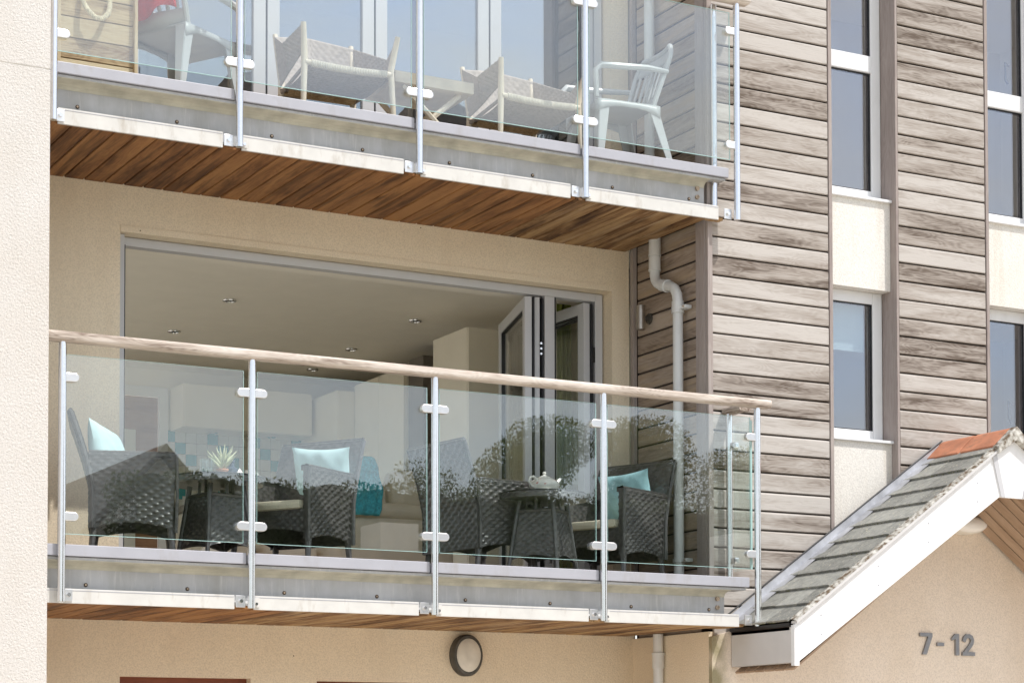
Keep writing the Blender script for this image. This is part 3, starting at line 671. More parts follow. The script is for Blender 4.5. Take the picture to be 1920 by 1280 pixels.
for yy in (YB+.3, 14.6, 16.83): lw_.box(RX0-.09, RX0-.03, yy, yy+.07, RZ0+.05, 3.32)
lw_ = bl_(lw_.build('added_side_window', M['alu'])); kid(lw_, B(RX0-.07, RX0-.062, YB+.37, 16.83, RZ0+.06, 3.31), 'pane', M['doorglass'])
rw_ = MB(); rw_.box(3.5, 3.57, RYB+.02, RYB+.08, RZ0, 3.3); rw_.box(4.9, 4.97, RYB+.02, RYB+.08, RZ0, 3.3)  # second unseen opening, added in the back wall to brighten the kitchen
rw_ = bl_(rw_.build('added_rear_window', M['alu'])); kid(rw_, B(3.57, 4.9, RYB+.04, RYB+.048, RZ0+.01, 3.29), 'pane', M['doorglass'])
# inner door on the back wall
d = bl_(B(5.08, 5.87, RYB-.01, RYB+.03, RZ0, 3.15).build('inner_door', M['brown_door'], None))
kid(d, B(5.57, 5.67, RYB-.018, RYB-.011, 1.75, 2.86), 'door_light', M['tile_w'])
a = MB(); a.box(5.0, 5.075, RYB-.03, RYB-.001, RZ0, 3.24); a.box(5.875, 5.955, RYB-.03, RYB-.001, RZ0, 3.24); a.box(5.075, 5.875, RYB-.03, RYB-.001, 3.155, 3.24)
kid(d, a, 'architrave', M['upvc'])
# downlights
src = None
for (x, y, lab) in ((5.45, 14.45, 'recessed chrome spotlight nearest the opening on the left of the ceiling'), (5.46, 15.70, 'recessed chrome spotlight further back on the left, just above the handrail'),
                    (6.965, 14.45, 'recessed chrome spotlight nearest the tall cream cupboard'), (6.985, 15.70, 'recessed chrome spotlight in the middle of the ceiling above the handrail'),
                    (7.05, 16.67, 'recessed chrome spotlight showing in the gap just under the handrail')):
    if src is None:
        src = thing('ceiling_spotlight', lab, 'ceiling light', (x, y, RZC), 0, 'chrome spotlights in the ceiling')
        MB().lathe([(.045, 0), (.052, -.003), (.050, -.010), (.036, -.012), (.034, -.002)], n=24).build('rim', M['chrome'], src, smooth=True)
        MB().lathe([(.033, -.001), (.030, -.006), (.012, -.008)], n=20).build('bulb', M['darkgrey'], src)
    else:
        c = copy_tree(src); c.location = (x, y, RZC); c['label'] = lab
# kitchen
k = thing('kitchen_wall_cabinet', 'pale cream wall cabinet hung above the chequered tiles', 'cabinet', (6.58, 17.12, 2.865))
B(-.60, .585, -.15, .17, 0, .37).build('carcass', M['cab'], k)
for i, (a, b_) in enumerate(((-.60, -.01), (-.005, .585))): B(a+.002, b_-.002, -.172, -.151, .004, .366, bev=.002).build('door', M['cab'], k)
for xx in (-.28, .28): MB().lathe([(.05, 0), (.055, -.012), (.03, -.02)], c=(xx, 0, -.001), n=20).build('spotlight', M['chrome'], k)
k = thing('base_cabinets', 'cream base units with speckled worktop below the chequered tiles', 'cabinet', (6.6, 17.0, RZ0))
B(-.65, .80, -.28, .28, 0, .97).build('carcass', M['cab'], k); B(-.67, .82, -.31, .285, .975, 1.035, bev=.004).build('worktop', M['granite'], k)
k = thing('tiled_splashback', 'splashback of small off-white and teal square tiles', 'splashback', (5.955, 17.29, 2.185))
ts = .0985; srcw = srct = None
B(0, 1.44, -.004, .008, 0, .69).build('grout', M['mortar'], k)
for r_ in range(7):
    for c_ in range(15):
        teal = (c_-1-r_+1) % 4 == 0 and r_ % 4 < 3
        x, z = -.03+c_*ts, .69-(r_+1)*ts
        if x < 0:
            o = B(0, ts-.032, -.010, -.0045, z+.002, z+ts-.002).build('tile', M['tile_t'] if teal else M['tile_w'], k); continue
        if teal: o = inst(srct, k) if srct else B(.001, ts-.003, -.010, -.0045, .001, ts-.003).build('tile', M['tile_t'], k); srct = o
        else: o = inst(srcw, k) if srcw else B(.001, ts-.003, -.010, -.0045, .001, ts-.003).build('tile', M['tile_w'], k); srcw = o
        o.location = (x, 0, z)
so_ = thing('wall_socket', 'white double socket low on the tiled splashback', 'socket', (6.13, 17.278, 2.27)); B(-.04, .04, -.008, .0, -.04, .04, bev=.002).build('plate', M['socket'], so_); B(-.01, .01, -.012, -.008, 0, .012).build('switch', M['socket'], so_)
k = thing('tall_cabinets', 'tall cream larder units turning the corner behind the teal tiles', 'cabinet', (7.4, 16.4, RZ0))
B(-.20, .97, .08, .88, 0, 2.06).build('carcass', M['cab'], k); B(-.02, .97, -.92, .079, 0, 2.12).build('carcass', M['cab'], k)
for (a, b_) in ((-.198, -.045),): B(a, b_, .058, .079, .01, 2.05, bev=.002).build('door', M['cab'], k)
for i in range(2): B(-.04, -.021, -.915+i*.50, -.42+i*.49, .01, 2.11, bev=.002).build('door', M['cab'], k)
B(.0, .95, -1.20, -.925, 0, 2.16).build('oven_housing', M['cab_dark'], k)
k = thing('kitchen_end_cupboard', 'large plain cream cupboard standing beside the folded doors', 'cupboard', (7.10, 13.84, RZ0))
B(0, .60, .0, .57, 0, 2.11, bev=.002).build('carcass', M['cab'], k); B(.004, .598, -.02, -.001, .01, 2.105, bev=.002).build('door', M['cab'], k)

# curtains inside
def curtain(x0, x1, y, z0, z1, mat, label, waves, amp=.03, pinch=0):
    def fn(u, v):
        w_ = 1-pinch*(1-v); x = x0+(x1-x0)*u*w_
        return (x, y+amp*sin(u*waves*2*pi), z0+(z1-z0)*v)
    mb = MB().grid(fn, waves*10, 10); o = mb.build('curtain', mat, smooth=True); md = o.modifiers.new('solid', 'SOLIDIFY'); md.thickness = .004
    return tag(o, label, 'curtain')
curtain(7.44, 7.70, 12.98, 1.16, 3.3, M['curtain'], 'cream curtain hanging behind the right-hand folded door', 5)
curtain(7.34, 7.45, 12.90, 1.16, 3.3, M['curtain_g'], 'narrow olive green curtain hanging beside the cream one', 3, .02)

# sofa with throw
def softbox(x0, x1, y0, y1, z0, z1, b=.06): return B(x0, x1, y0, y1, z0, z1, bev=b)
def subsurf(o, n=2):
    md = o.modifiers.new('sub', 'SUBSURF'); md.levels = n; md.render_levels = n
    o.data.polygons.foreach_set('use_smooth', [True]*len(o.data.polygons)); return o
sf = thing('sofa', 'beige leather sofa back seen through the middle panes, with turquoise throw', 'sofa', (6.20, 13.35, RZ0))
def lbox(x0, x1, y0, y1, z0, z1, r=.07, tilt=0):
    n = 8; mb = MB()
    for j in range(5): pass
    return B(x0, x1, y0, y1, z0, z1, bev=r)
subsurf(lbox(-.55, .45, .0, .26, .30, .83).build('backrest', M['leather'], sf), 1)
subsurf(lbox(-.50, -.03, -.08, .12, .60, .91, .09).build('back_cushion', M['leather'], sf), 1)
subsurf(lbox(.0, .46, -.08, .12, .60, .93, .09).build('back_cushion', M['leather'], sf), 1)
subsurf(lbox(-.62, .52, -.14, .0, .55, .68, .06).build('top_roll', M['leather'], sf), 1)
subsurf(lbox(-.60, .50, -.12, .30, .02, .60, .05).build('base', M['leather'], sf), 1)
th = MB().grid(lambda u, v: (-.36+.24*u+.03*sin(v*6), -.155-.012*sin(u*19)-.01*sin(v*23) if v < .7 else -.155+.25*(v-.7)/.3, .57+.42*min(v/.75, 1)+.0*u), 24, 30)
o = th.build('throw_blanket', M['throw'], None, (6.20, 13.35, RZ0), smooth=True); o.modifiers.new('s', 'SOLIDIFY').thickness = .012
tag(o, 'turquoise knitted throw draped over the back of the beige sofa', 'blanket')
ar = thing('armchair', 'low beige leather armchair, only its padded arms and seat showing above the balcony edge', 'armchair', (5.20, 13.0, RZ0))
subsurf(lbox(-.40, -.22, -.35, .35, .02, .34, .08).build('arm', M['leather'], ar), 1); subsurf(lbox(.22, .40, -.35, .35, .02, .36, .08).build('arm', M['leather'], ar), 1)
subsurf(lbox(-.21, .21, -.38, .30, .02, .30, .08).build('seat', M['leather'], ar), 1)

# ------------------------------------------------------------------ pier at the left
pr = thing('rendered_pier', 'sunlit white roughcast wall filling the left edge of the picture', 'wall', (2.0, 10.75, GROUND))
MB().prism([(-3.0, 0), (1.052, 0), (1.052, 1.5), (-3.0, 1.6)], 'z', 0, 5.395).build('wall', M['pier'], pr)
MB().prism([(-3.0, .003), (1.048, .003), (1.048, 1.5), (-3.0, 1.6)], 'z', 5.395, 5.402).build('movement_joint', M['infill'], pr)
MB().prism([(-3.0, 0), (1.052, 0), (1.052, 1.5), (-3.0, 1.6)], 'z', 5.402, 9.2).build('wall', M['pier'], pr)

# ------------------------------------------------------------------ balconies
POSTX = [3.153, 4.223, 5.353, 6.49, 7.62]
def balcony(z0, yf, zbot, label, wetx, lower):
    b = thing('balcony', label, 'balcony', (X0, yf, z0))
    ox, oy, oz = b.location
    def bd(mb, n, m, **k):
        mb.v = [(v[0]-ox, v[1]-oy, v[2]-oz) for v in mb.v]; return mb.build(n, m, b, **k)
    xe = 7.57
    # capping in lengths between posts
    for i in range(4):
        a = X0+.02 if i == 0 else POSTX[i]+.022; e = (POSTX[i+1]-.022) if i < 3 else xe
        bd(B(a, e, yf-.012, yf+.11, z0-.062, z0, bev=.004), 'capping', M['capping'])
    bd(MB().cyl((6.27, yf+.08, z0-.012), (6.27, yf+.09, z0-.010), .01, 8), 'screw', M['satin']) if False else None
    # channel: top flange, curved root, web, bottom flange
    tf = z0-.066; zb = zbot+.017
    prof = [(yf+.004, tf), (yf+.15, tf), (yf+.15, zb), (yf+.022, zb), (yf+.022, zb+.012), (yf+.07, zb+.016), (yf+.082, zb+.03), (yf+.082, tf-.055), (yf+.076, tf-.040), (yf+.060, tf-.026), (yf+.004, tf-.014)]
    bd(MB().prism(prof, 'x', X0+.01, 7.44), 'steel_channel', M['galv'], smooth=False)
    rb = [(yf+.003, tf-.0145), (yf+.060, tf-.0265), (yf+.0755, tf-.0405), (yf+.0812, tf-.056), (yf+.0800, tf-.058), (yf+.0740, tf-.042), (yf+.058, tf-.030), (yf+.003, tf-.018)]
    bd(MB().prism(rb, 'x', X0+.012, 7.438), 'top_flange', M['pfc_top'])
    bd(B(7.441, 7.555, yf+.006, yf+.14, tf-.014, tf), 'flange_end', M['galv'])
    # holes and bolts in the web
    zh_ = z0-.208 if not lower else z0-.205
    for i in range(8):
        x = 3.32+i*.572
        bd(MB().cyl((x, yf+.083, zh_), (x, yf+.079, zh_), .011, 12), 'rusty_hole', M['hole'])
        bd(MB().cyl((x, yf+.0785, zh_+.001), (x, yf+.076, zh_+.001), .006, 8), 'screw', M['rust'])
    for dz in (-.135, -.19, -.245): bd(MB().cyl((7.385, yf+.083, z0+dz), (7.385, yf+.068, z0+dz), .014, 12), 'bolt', M['rust'])
    # white strip along the bottom, in lengths between the brackets
    h = .072 if lower else .082
    for i in range(4):
        a = X0+.03 if i == 0 else POSTX[i]+.030; e = POSTX[i+1]-.085 if i < 3 else 7.50
        if i == 0 and not lower: a = 3.19
        bd(B(a, e, yf+.004, yf+.020, zbot-.006, zbot+h, bev=.002), 'bottom_trim', M['trimwhite'])
        bd(B(a+.004, e-.004, yf+.0025, yf+.0035, zbot+h-.012, zbot+h-.009), 'sealant_line', M['capping'])
    for i, x in enumerate(POSTX):
        if i == 0: xa, xb = x+.026, x+.07
        else: xa, xb = x-.080, x-.024
        br = bd(B(xa, xb, yf-.004, yf+.003, zbot+.004, zbot+.07, bev=.002), 'bracket', M['satin'])
        xc = (xa+xb)/2-ox; o = MB().cyl((xc, -.004, zbot+.038-oz), (xc, -.016, zbot+.038-oz), .0115, 6).build('bolt', M['steel'], br)
        if 0 < i < 4:
            br = bd(B(x+.024, x+.060, yf-.004, yf+.003, zbot+.006, zbot+.06, bev=.002), 'bracket', M['trimwhite'])
            MB().cyl((x+.040-ox, -.004, zbot+.026-oz), (x+.040-ox, -.012, zbot+.026-oz), .009, 6).build('bolt', M['steel'], br)
    yp = yf-.032
    ztop = z0+1.124
    # posts
    pts = [(x, yp) for x in POSTX]
    if lower: pts.append((7.60, YC-.045))
    else: pts.append((7.505, YC-.03))
    for i, (x, y) in enumerate(pts):
        zlo = (zbot-.002) if i < 5 else z0-.0
        if i == 5 and not lower: zlo = zbot
        bd(MB().cyl((x, y, zlo), (x, y, ztop-.052), .0212, 24), 'post', M['steel'], smooth=True)
        bd(MB().lathe([(.0215, 0), (.03, .004), (.03, .01), (.0215, .012)], (x, y, ztop-.066), 24), 'post_cap', M['steel'], smooth=True) if False else None
    # handrail: rounded timber section
    def railprof(c, w_, h_):
        r = .018; out = []
        for (sx, sy, a0) in ((1, 1, 0), (-1, 1, 90), (-1, -1, 180), (1, -1, 270)):
            for k_ in range(5):
                a_ = rad(a0+k_*22.5); out.append((c+sx*(w_/2-r)+r*cos(a_), sy*(h_/2-r)+r*sin(a_)))
        return out
    rp = [(y_, z_+ztop-.026) for (y_, z_) in railprof(0, .092, .052)]
    m_ = MB().prism(rp, 'x', X0-.0, 7.703)
    o = m_.build('handrail', M['rail'], b, smooth=True); o.location = (-ox, yp-oy, -oz)
    if lower:
        m_ = MB().prism([(y_, z_) for (y_, z_) in railprof(0, .092, .046)], 'x', 0, .20)
        o = m_.build('handrail', M['rail'], b, (7.62-ox, YC-.002-oy, ztop-.028-oz), (0, 0, -pi/2), smooth=True)
        bd(B(7.607, 7.617, yp+.055, YC-.085, z0+.055, z0+1.0), 'glass_panel', M['glass'])
        bd(B(7.6065, 7.6175, yp+.0535, yp+.0545, z0+.055, z0+1.0), 'glass_edge', M['edge'])
    # glass between posts
    for i in range(4):
        a = POSTX[i]+(.018 if i == 0 else .037)+.0; e = POSTX[i+1]-.045
        if i == 0: a = POSTX[0]+.02
        g = bd(B(a, e, yp+.012, yp+.022, z0+.055, z0+1.008), 'glass_panel', M['glass'])
        ed = MB(); ed.box(a, e, yp+.0125, yp+.0215, z0+.0525, z0+.0548); ed.box(a, e, yp+.0125, yp+.0215, z0+1.0082, z0+1.0095); ed.box(a-.0016, a-.0002, yp+.0125, yp+.0215, z0+.055, z0+1.008); ed.box(e+.0002, e+.0016, yp+.0125, yp+.0215, z0+.055, z0+1.008)
        ed.v = [(v[0]-ox, v[1]-oy, v[2]-oz) for v in ed.v]; ed.build('glass_edge', M['edge'], g)
    # clamps: D-shaped pads either side of each post
    def clamp(x, y, z, sgn, par, mat=M['satin'], depth=.03):
        r = .0235; L = .052; pr_ = []
        for k_ in range(9):
            a_ = rad(-90+k_*22.5); pr_.append((x+sgn*(.018+L+r*cos(a_)-.004), z+r*sin(a_)))
        pr_ = [(x+sgn*.018, z-r)]+pr_+[(x+sgn*.018, z+r)]
        pr_ = [(p[0]-ox, p[1]-oz) for p in pr_]
        return MB().prism(pr_, 'y', y-depth/2-oy, y+depth/2-oy).build('glass_clamp', mat, par, bevel=.003)
    for i, x in enumerate(POSTX):
        for dz in (.145, .885):
            if i > 0: clamp(x, yp+.006, z0+dz, -1, b)
            if i < 4: clamp(x, yp+.006, z0+dz, 1, b)
    if lower:
        for dz in (.145, .885):
            o = B(-.02, .02, 0, .055, -.022, .022, bev=.012).build('glass_clamp', M['steel'], b, (7.612-ox, YC-.115-oy, z0+dz-.02-oz))
            o = B(-.02, .02, 0, .055, -.022, .022, bev=.012).build('glass_clamp', M['steel'], b, (7.612-ox, yp+.01-oy, z0+dz-oz))
    # soffit boards running front to back
    src = {}; wb = .1222; n = 38; x = X0+.005
    L = YW-(yf+.15)+.155-.03
    for i in range(n):
        xa = x+i*wb; xb_ = xa+wb-.0075
        if xa > 7.50: break
        end = YW-.004 if xb_ < XS-.035 else YC-.022
        key = ('wet' if xa > wetx else 'dry', end > 11.5)
        if key not in src:
            LL = end-(yf+.026)
            src[key] = MB().prism([(0, 0), (.004, -.004), (wb-.0115, -.004), (wb-.0075, 0), (wb-.0075, .014), (0, .014)], 'x', 0, LL)
            # profile was (y,z); board runs along local X
            o = src[key].build('soffit_board', M['soffit_wet'] if key[0] == 'wet' else M['soffit'], b); src[key] = o
        else: o = inst(src[key], b)
        o.location = (xb_-ox, yf+.026-oy, zbot+.0005-oz+R.uniform(-.0007, .0007)); o.rotation_euler = (0, 0, pi/2)
    # slab and deck
    bd(B(X0, 7.44, yf+.151, YW-.003, zbot+.017, z0-.055), 'slab', M['membrane'])
    bd(B(X0+.01, 7.44, yf+.112, YW-.003, z0-.054, z0-.035), 'deck', M['deck'])
    return b
lowb = balcony(1.16, YL, 0.842+.012, 'lower balcony with glass panes, wooden handrail and two rattan table sets', 4.4, True)
upb = balcony(3.81, YU, 3.466+.012, 'upper balcony at the top of the picture with white and corded chairs on it', 6.35, False)

# ------------------------------------------------------------------ rattan chairs
def rattan_chair(label, loc, rz):
    t = thing('rattan_chair', label, 'chair', loc, rz, 'rattan chairs on the lower balcony')
    m = M['rattan']; SW = .28; D0, D1 = -.22, .22; AH = .62
    for s in (-1, 1):
        def P(u, v, s=s, o=0.0):
            x = D0+.44*u; zb = .20+.035*sin(pi*u); x += (.0+.02*v)*(1 if u > .5 else -1)*abs(u-.5)*2
            return (x, s*(SW+.012*v)+o, zb+(AH-zb)*v)
        mb = MB(); mb.weave(lambda u, v: P(u, v, s, 0), 14, 19, .0062, -s)
        mb.weave(lambda u, v: (lambda p: (p[0], p[1]-s*.045, p[2]))(P(u, v)), 14, 19, .003, s)
        # closing strips
        for (ua, ub) in ((0, 0), (1, 1)):
            mb.grid(lambda a, c, ua=ua: (lambda p: (p[0]+.004*(1 if ua else -1)*sin(pi*a), p[1]-s*.045*a, p[2]))(P(ua, c)), 3, 24)
        mb.build('side_panel', m, t, smooth=True)
        # arm top: rounded woven cap
        am = MB(); am.weave(lambda u, v: (D0-.02+.48*u, s*(SW+.018)-s*.07*v, AH+.012*sin(pi*v)+.004), 20, 4, .003, s)
        am.box(D0-.018, D1+.018, min(s*(SW+.016), s*(SW-.05)), max(s*(SW+.016), s*(SW-.05)), AH-.02, AH+.003)
        am.build('armrest', m, t, smooth=True)
        br = MB().tube([(D1+.02, s*(SW+.005), .18), (D1+.026, s*(SW+.012), .4), (D1+.022, s*(SW+.016), AH)], .010, 8); br.build('edge_braid', m, t, smooth=True)
    def Pb(u, v):
        z = .20+.645*v; x = D0-.02-(.12*max(0, (v-.35)/.65)**1.3); return (x, (u-.5)*2*(SW+.01), z)
    mb = MB(); mb.weave(Pb, 16, 25, .006, 1); mb.weave(lambda u, v: (lambda p: (p[0]+.04, p[1], p[2]))(Pb(u, v)), 18, 28, .003, -1)
    mb.grid(lambda u, v: (lambda p: (p[0]+.04*v, p[1], p[2]+.012*sin(pi*v)))(Pb(u, 1)), 24, 4)
    for ua in (0, 1): mb.grid(lambda a, c, ua=ua: (lambda p: (p[0]+.04*a, p[1], p[2]))(Pb(ua, c)), 3, 24)
    mb.build('backrest', m, t, smooth=True)
    bt = MB()
    for s in (-1, 1): bt.tube([(lambda p: (p[0]+.02, p[1]+s*.006, p[2]))(Pb((s+1)/2, v/8)) for v in range(9)], .012, 8)
    bt.tube([(lambda p: (p[0]+.02, p[1], p[2]+.006))(Pb(v/8, 1)) for v in range(9)], .013, 8)
    bt.build('edge_braid', m, t, smooth=True)
    fp = MB(); fp.weave(lambda u, v: (D1, (u-.5)*2*(SW-.04), .24+.03*sin(pi*u)+(.14-.03*sin(pi*u))*v), 18, 6, .004, 1)
    fp.box(D0, D1-.004, -SW+.05, SW-.05, .35, .375); fp.build('seat', m, t, smooth=True)
    B(D0+.03, D1+.03, -SW+.055, SW-.055, .378, .432, bev=.022).build('seat_cushion', M['seatpad'], t, smooth=True)
    for sx in (-1, 1):
        for sy in (-1, 1):
            MB().tube([(sx*.205, sy*(SW-.02), .25), (sx*.232, sy*(SW-.006), 0)], [.021, .014], 8).build('leg', m, t)
    return t
ZD = 1.10
chA = rattan_chair('leftmost rattan chair in front of the cream wall, facing right, with pale blue cushion', (3.745, 11.47, ZD), rad(-18))
def chair_copy(label, loc, rz):
    c = copy_tree(chA); c.location = loc; c.rotation_euler = (0, 0, rz); c['label'] = label; return c
chair_copy('rattan chair right of the plant table, turned to the left, with pale blue cushion', (4.765, 11.58, ZD), rad(213))
chair_copy('rattan chair left of the teapot table, seen from behind without a cushion', (6.02, 11.55, ZD), rad(9))
chair_copy('rightmost rattan chair beside the white downpipe, with turquoise cushion', (6.95, 11.55, ZD), rad(204))

def pillow(name, mat, label, loc, rot, w=.40, h=.36, t_=.13, seed=0, group=None):
    r = random.Random(seed); ph = [r.random()*6 for _ in range(4)]
    def surf(sg):
        def fn(u, v):
            a, b_ = u*2-1, v*2-1
            pin = 1-.10*(1-a*a)*(abs(b_)**3); pin2 = 1-.10*(1-b_*b_)*(abs(a)**3)
            th_ = t_*.5*(max(0, (1-abs(a)**2.4)*(1-abs(b_)**2.4)))**.55
            th_ *= 1+.10*sin(a*5+ph[0])*sin(b_*4+ph[1])+.05*sin(a*11+ph[2]+b_*7)
            return (a*w/2*pin2, sg*th_, b_*h/2*pin)
        return fn
    mb = MB(); mb.grid(surf(1), 26, 26); mb.grid(surf(-1), 26, 26)
    o = mb.build(name, mat, None, loc, rot, smooth=True, merge=True); return tag(o, label, 'cushion', group)
g_ = 'scatter cushions on the rattan chairs'
pillow('cushion', M['cushion'], 'pale blue cushion leaning in the leftmost rattan chair', (3.60, 11.46, ZD+.62), (rad(-12), rad(6), rad(50)), .42, .38, .15, 1, g_)
pillow('cushion', M['cushion'], 'pale blue cushion propped in the rattan chair right of the plant table', (5.00, 11.66, ZD+.63), (rad(14), rad(4), rad(-57+0)), .42, .36, .14, 2, g_)
pillow('cushion', M['cushion2'], 'turquoise cushion in the rightmost rattan chair beside the downpipe', (7.135, 11.62, ZD+.62), (rad(14), rad(-3), rad(-66)), .40, .34, .14, 3, g_)

# ------------------------------------------------------------------ round rattan tables
def table(label, loc, rz):
    t = thing('rattan_table', label, 'table', loc, rz, 'round rattan tables on the lower balcony'); m = M['rattan']
    H = .548; r = .27
    mb = MB(); mb.weave(lambda u, v: (r*cos(2*pi*u)*(1+.0*v), r*sin(2*pi*u), H-.045+.035*v), 56, 3, .003, 1)
    mb.grid(lambda u, v: (r*v*cos(2*pi*u), r*v*sin(2*pi*u), H-.045+.012*(1-v)), 40, 3)
    mb.build('rim', m, t, smooth=True)
    MB().lathe([(.0, H-.011), (r-.01, H-.011), (r, H-.006), (r-.002, H), (0.0, H)], n=48).build('glass_top', M['table_glass'], t)
    a = .13; b_ = .20
    def col(i, z):
        f = (H-.05-z)/(H-.05); s = a+(b_-a)*f; q = pi/4+i*pi/2; return Vector((s*1.2*cos(q), s*1.2*sin(q), z))
    for i in range(4):
        MB().tube([col(i, H-.05), col(i, 0)], [.016, .013], 8).build('leg', m, t)
    for i in range(4):
        mb = MB()
        def P(u, v, i=i):
            zb = .13+.03*sin(pi*u); z = zb+(.43-zb)*v; p, q = col(i, z), col(i+1, z); return p.lerp(q, u)
        mb.weave(P, 9, 14, .004, -1)
        pz = [col(i, .435), col(i+1, .435)]; mb.tube(pz, .012, 6)
        for u in (.5,):
            p = col(i, .43).lerp(col(i+1, .43), u); q = col(i, H-.04).lerp(col(i+1, H-.04), u); mb.tube([p, q], .010, 6)
        mb.build('woven_skirt', m, t, smooth=True)
    return t
T1 = (4.235, 11.43); T2 = (6.27, 11.20)
tb1 = table('round rattan table carrying the potted plant, between the two left chairs', (*T1, ZD), rad(12))
c = copy_tree(tb1); c.location = (*T2, ZD); c.rotation_euler = (0, 0, rad(38)); c['label'] = 'round rattan table carrying the white teapot, between the two right chairs'
HT = ZD+.548
# teapot on its saucer
tp = thing('teapot', 'white floral teapot with gold-toned spout standing on the right-hand round table', 'teapot', (T2[0]-.0, T2[1]-.02, HT+.008), rad(20))
tp.scale = (1.22, 1.22, 1.22)
tp['label'] = 'white teapot with small red flower pattern on the right-hand round table'
MB().lathe([(.035, .0), (.062, .006), (.076, .022), (.078, .036), (.068, .055), (.046, .068), (.030, .072)], n=36).build('body', M['floral'], tp, smooth=True)
MB().lathe([(.032, .071), (.030, .077), (.012, .084), (.006, .088), (.010, .095), (.008, .102), (.001, .105)], n=24).build('lid', M['ceramic'], tp, smooth=True)
MB().tube([(.06, 0, .025), (.092, 0, .040), (.105, 0, .066), (.122, 0, .078)], [.017, .012, .009, .007], 12).build('spout', M['ceramic'], tp, smooth=True)
MB().tube([(-.058, 0, .058), (-.085, 0, .072), (-.112, 0, .064), (-.118, 0, .044), (-.100, 0, .024), (-.07, 0, .018)], .007, 10).build('handle', M['ceramic'], tp, smooth=True)
o = MB().lathe([(.0, 0), (.06, 0), (.105, .006), (.108, .009), (.06, .004), (0, .003)], (T2[0], T2[1]-.02, HT+.001), 40).build('saucer', M['ceramic'], smooth=True); tag(o, 'shallow white dish under the teapot', 'saucer')
# things on the left table
v = thing('glass_tumbler', 'clear glass tumbler half full of water on the left-hand round table', 'glass', (T1[0]-.075, T1[1]-.05, HT+.001))
MB().lathe([(.034, 0), (.040, .002), (.042, .095), (.039, .095), (.036, .008), (.0, .008)], n=28).build('cup', M['tumbler'], v, smooth=True)
MB().lathe([(.0, .009), (.0355, .009), (.037, .045), (.0, .045)], n=24).build('water', M['tumbler'], v, smooth=True)
p_ = thing('potted_plant', 'pale spiky succulent in a small terracotta pot on the left-hand round table', 'plant', (T1[0]+.025, T1[1]-.03, HT+.001))
MB().lathe([(.022, 0), (.026, .001), (.033, .038), (.036, .038), (.036, .046), (.031, .046), (.030, .036), (0, .036)], n=24).build('pot', M['pot'], p_, smooth=True)
rl = random.Random(4)
for i in range(26):
    a = rl.random()*2*pi; e = rad(25+60*rl.random()); L = .07+.06*rl.random(); d = Vector((cos(a)*cos(e), sin(a)*cos(e), sin(e)))
    b0 = Vector((0, 0, .04+.03*rl.random())); MB().tube([b0, b0+d*L*.5+Vector((0, 0, .005)), b0+d*L+Vector((0, 0, .012))], [.005, .0085, .001], 6).build('leaf', M['plantleaf'], p_, smooth=True)
bt = thing('bottle', 'small dark blue bottle on the left-hand round table', 'bottle', (T1[0]+.115, T1[1]+.05, HT+.001))
MB().lathe([(.03, 0), (.034, .004), (.034, .062), (.014, .078), (.012, .10), (.015, .102), (.015, .118), (.0, .118)], n=24).build('body', M['bottle'], bt, smooth=True)
nk = MB().add([(-.035, -.02, 0), (.035, -.02, 0), (.03, .03, 0), (-.03, .03, 0), (0, .005, .055)], [(0, 1, 4), (1, 2, 4), (2, 3, 4), (3, 0, 4), (3, 2, 1, 0)]).build('napkin', M['ceramic'], None, (T1[0]+.12, T1[1]-.06, HT+.001)); tag(nk, 'white folded napkin standing at the right of the plant table', 'napkin')
cp = thing('cup', 'white cup at the right edge of the plant table', 'cup', (T1[0]+.20, T1[1]-.02, HT+.001)); MB().lathe([(.018, 0), (.03, .01), (.034, .05), (.031, .05), (.027, .012), (0, .01)], n=24).build('bowl', M['ceramic'], cp, smooth=True); MB().tube([(.032, 0, .04), (.048, 0, .034), (.044, 0, .018), (.03, 0, .014)], .004, 8).build('handle', M['ceramic'], cp)

# ------------------------------------------------------------------ upper balcony furniture
ZU = 3.775
pb = thing('wooden_planter', 'rustic pale wooden planter box with rope handle at the left end of the upper balcony', 'planter', (3.23, 11.24, ZU))
for i in range(5):
    B(0, .44, 0, .022, .004+i*.118, .116+i*.118, bev=.003).build('plank', M['pine'], pb)
    o = B(0, .40, 0, .022, .004+i*.118, .116+i*.118, bev=.003).build('plank', M['pine'], pb, (-.001, .023, 0), (0, 0, pi/2))
    o = B(0, .40, 0, .022, .004+i*.118, .116+i*.118, bev=.003).build('plank', M['pine'], pb, (.464, .023, 0), (0, 0, pi/2))
    B(0, .44, .42, .442, .004+i*.118, .116+i*.118, bev=.003).build('plank', M['pine'], pb)
for x in (-.022, .418): B(0, .60, -.02, .02, -.010, .010, bev=.003).build('batten', M['pine'], pb, (x+.022, -.011, 0), (0, -pi/2, 0))
B(-.035, .475, -.03, .45, .596, .62, bev=.004).build('lid', M['pine'], pb)
hp = [(.13, -.016, .47), (.135, -.035, .43), (.15, -.06, .385), (.19, -.07, .345), (.235, -.07, .345), (.27, -.055, .385), (.285, -.035, .43), (.29, -.016, .47)]
def twist(pts, r, turns=9, n=60):
    P_ = [Vector(p) for p in pts]; mb = MB()
    def at(t_):
        f = t_*(len(P_)-1); i = min(int(f), len(P_)-2); return P_[i].lerp(P_[i+1], f-i)
    for s_ in range(3):
        q = []
        for k_ in range(n):
            t_ = k_/(n-1); c = at(t_); d = (at(min(1, t_+.02))-at(max(0, t_-.02))).normalized(); a = Vector((0, 1, 0)); a = (a-d*a.dot(d)).normalized(); b_ = d.cross(a); an = 2*pi*(turns*t_+s_/3); q.append(c+(a*cos(an)+b_*sin(an))*r*.55)
        mb.tube(q, r*.6, 6)
    return mb
twist(hp, .014).build('rope_handle', M['rope'], pb, smooth=True)

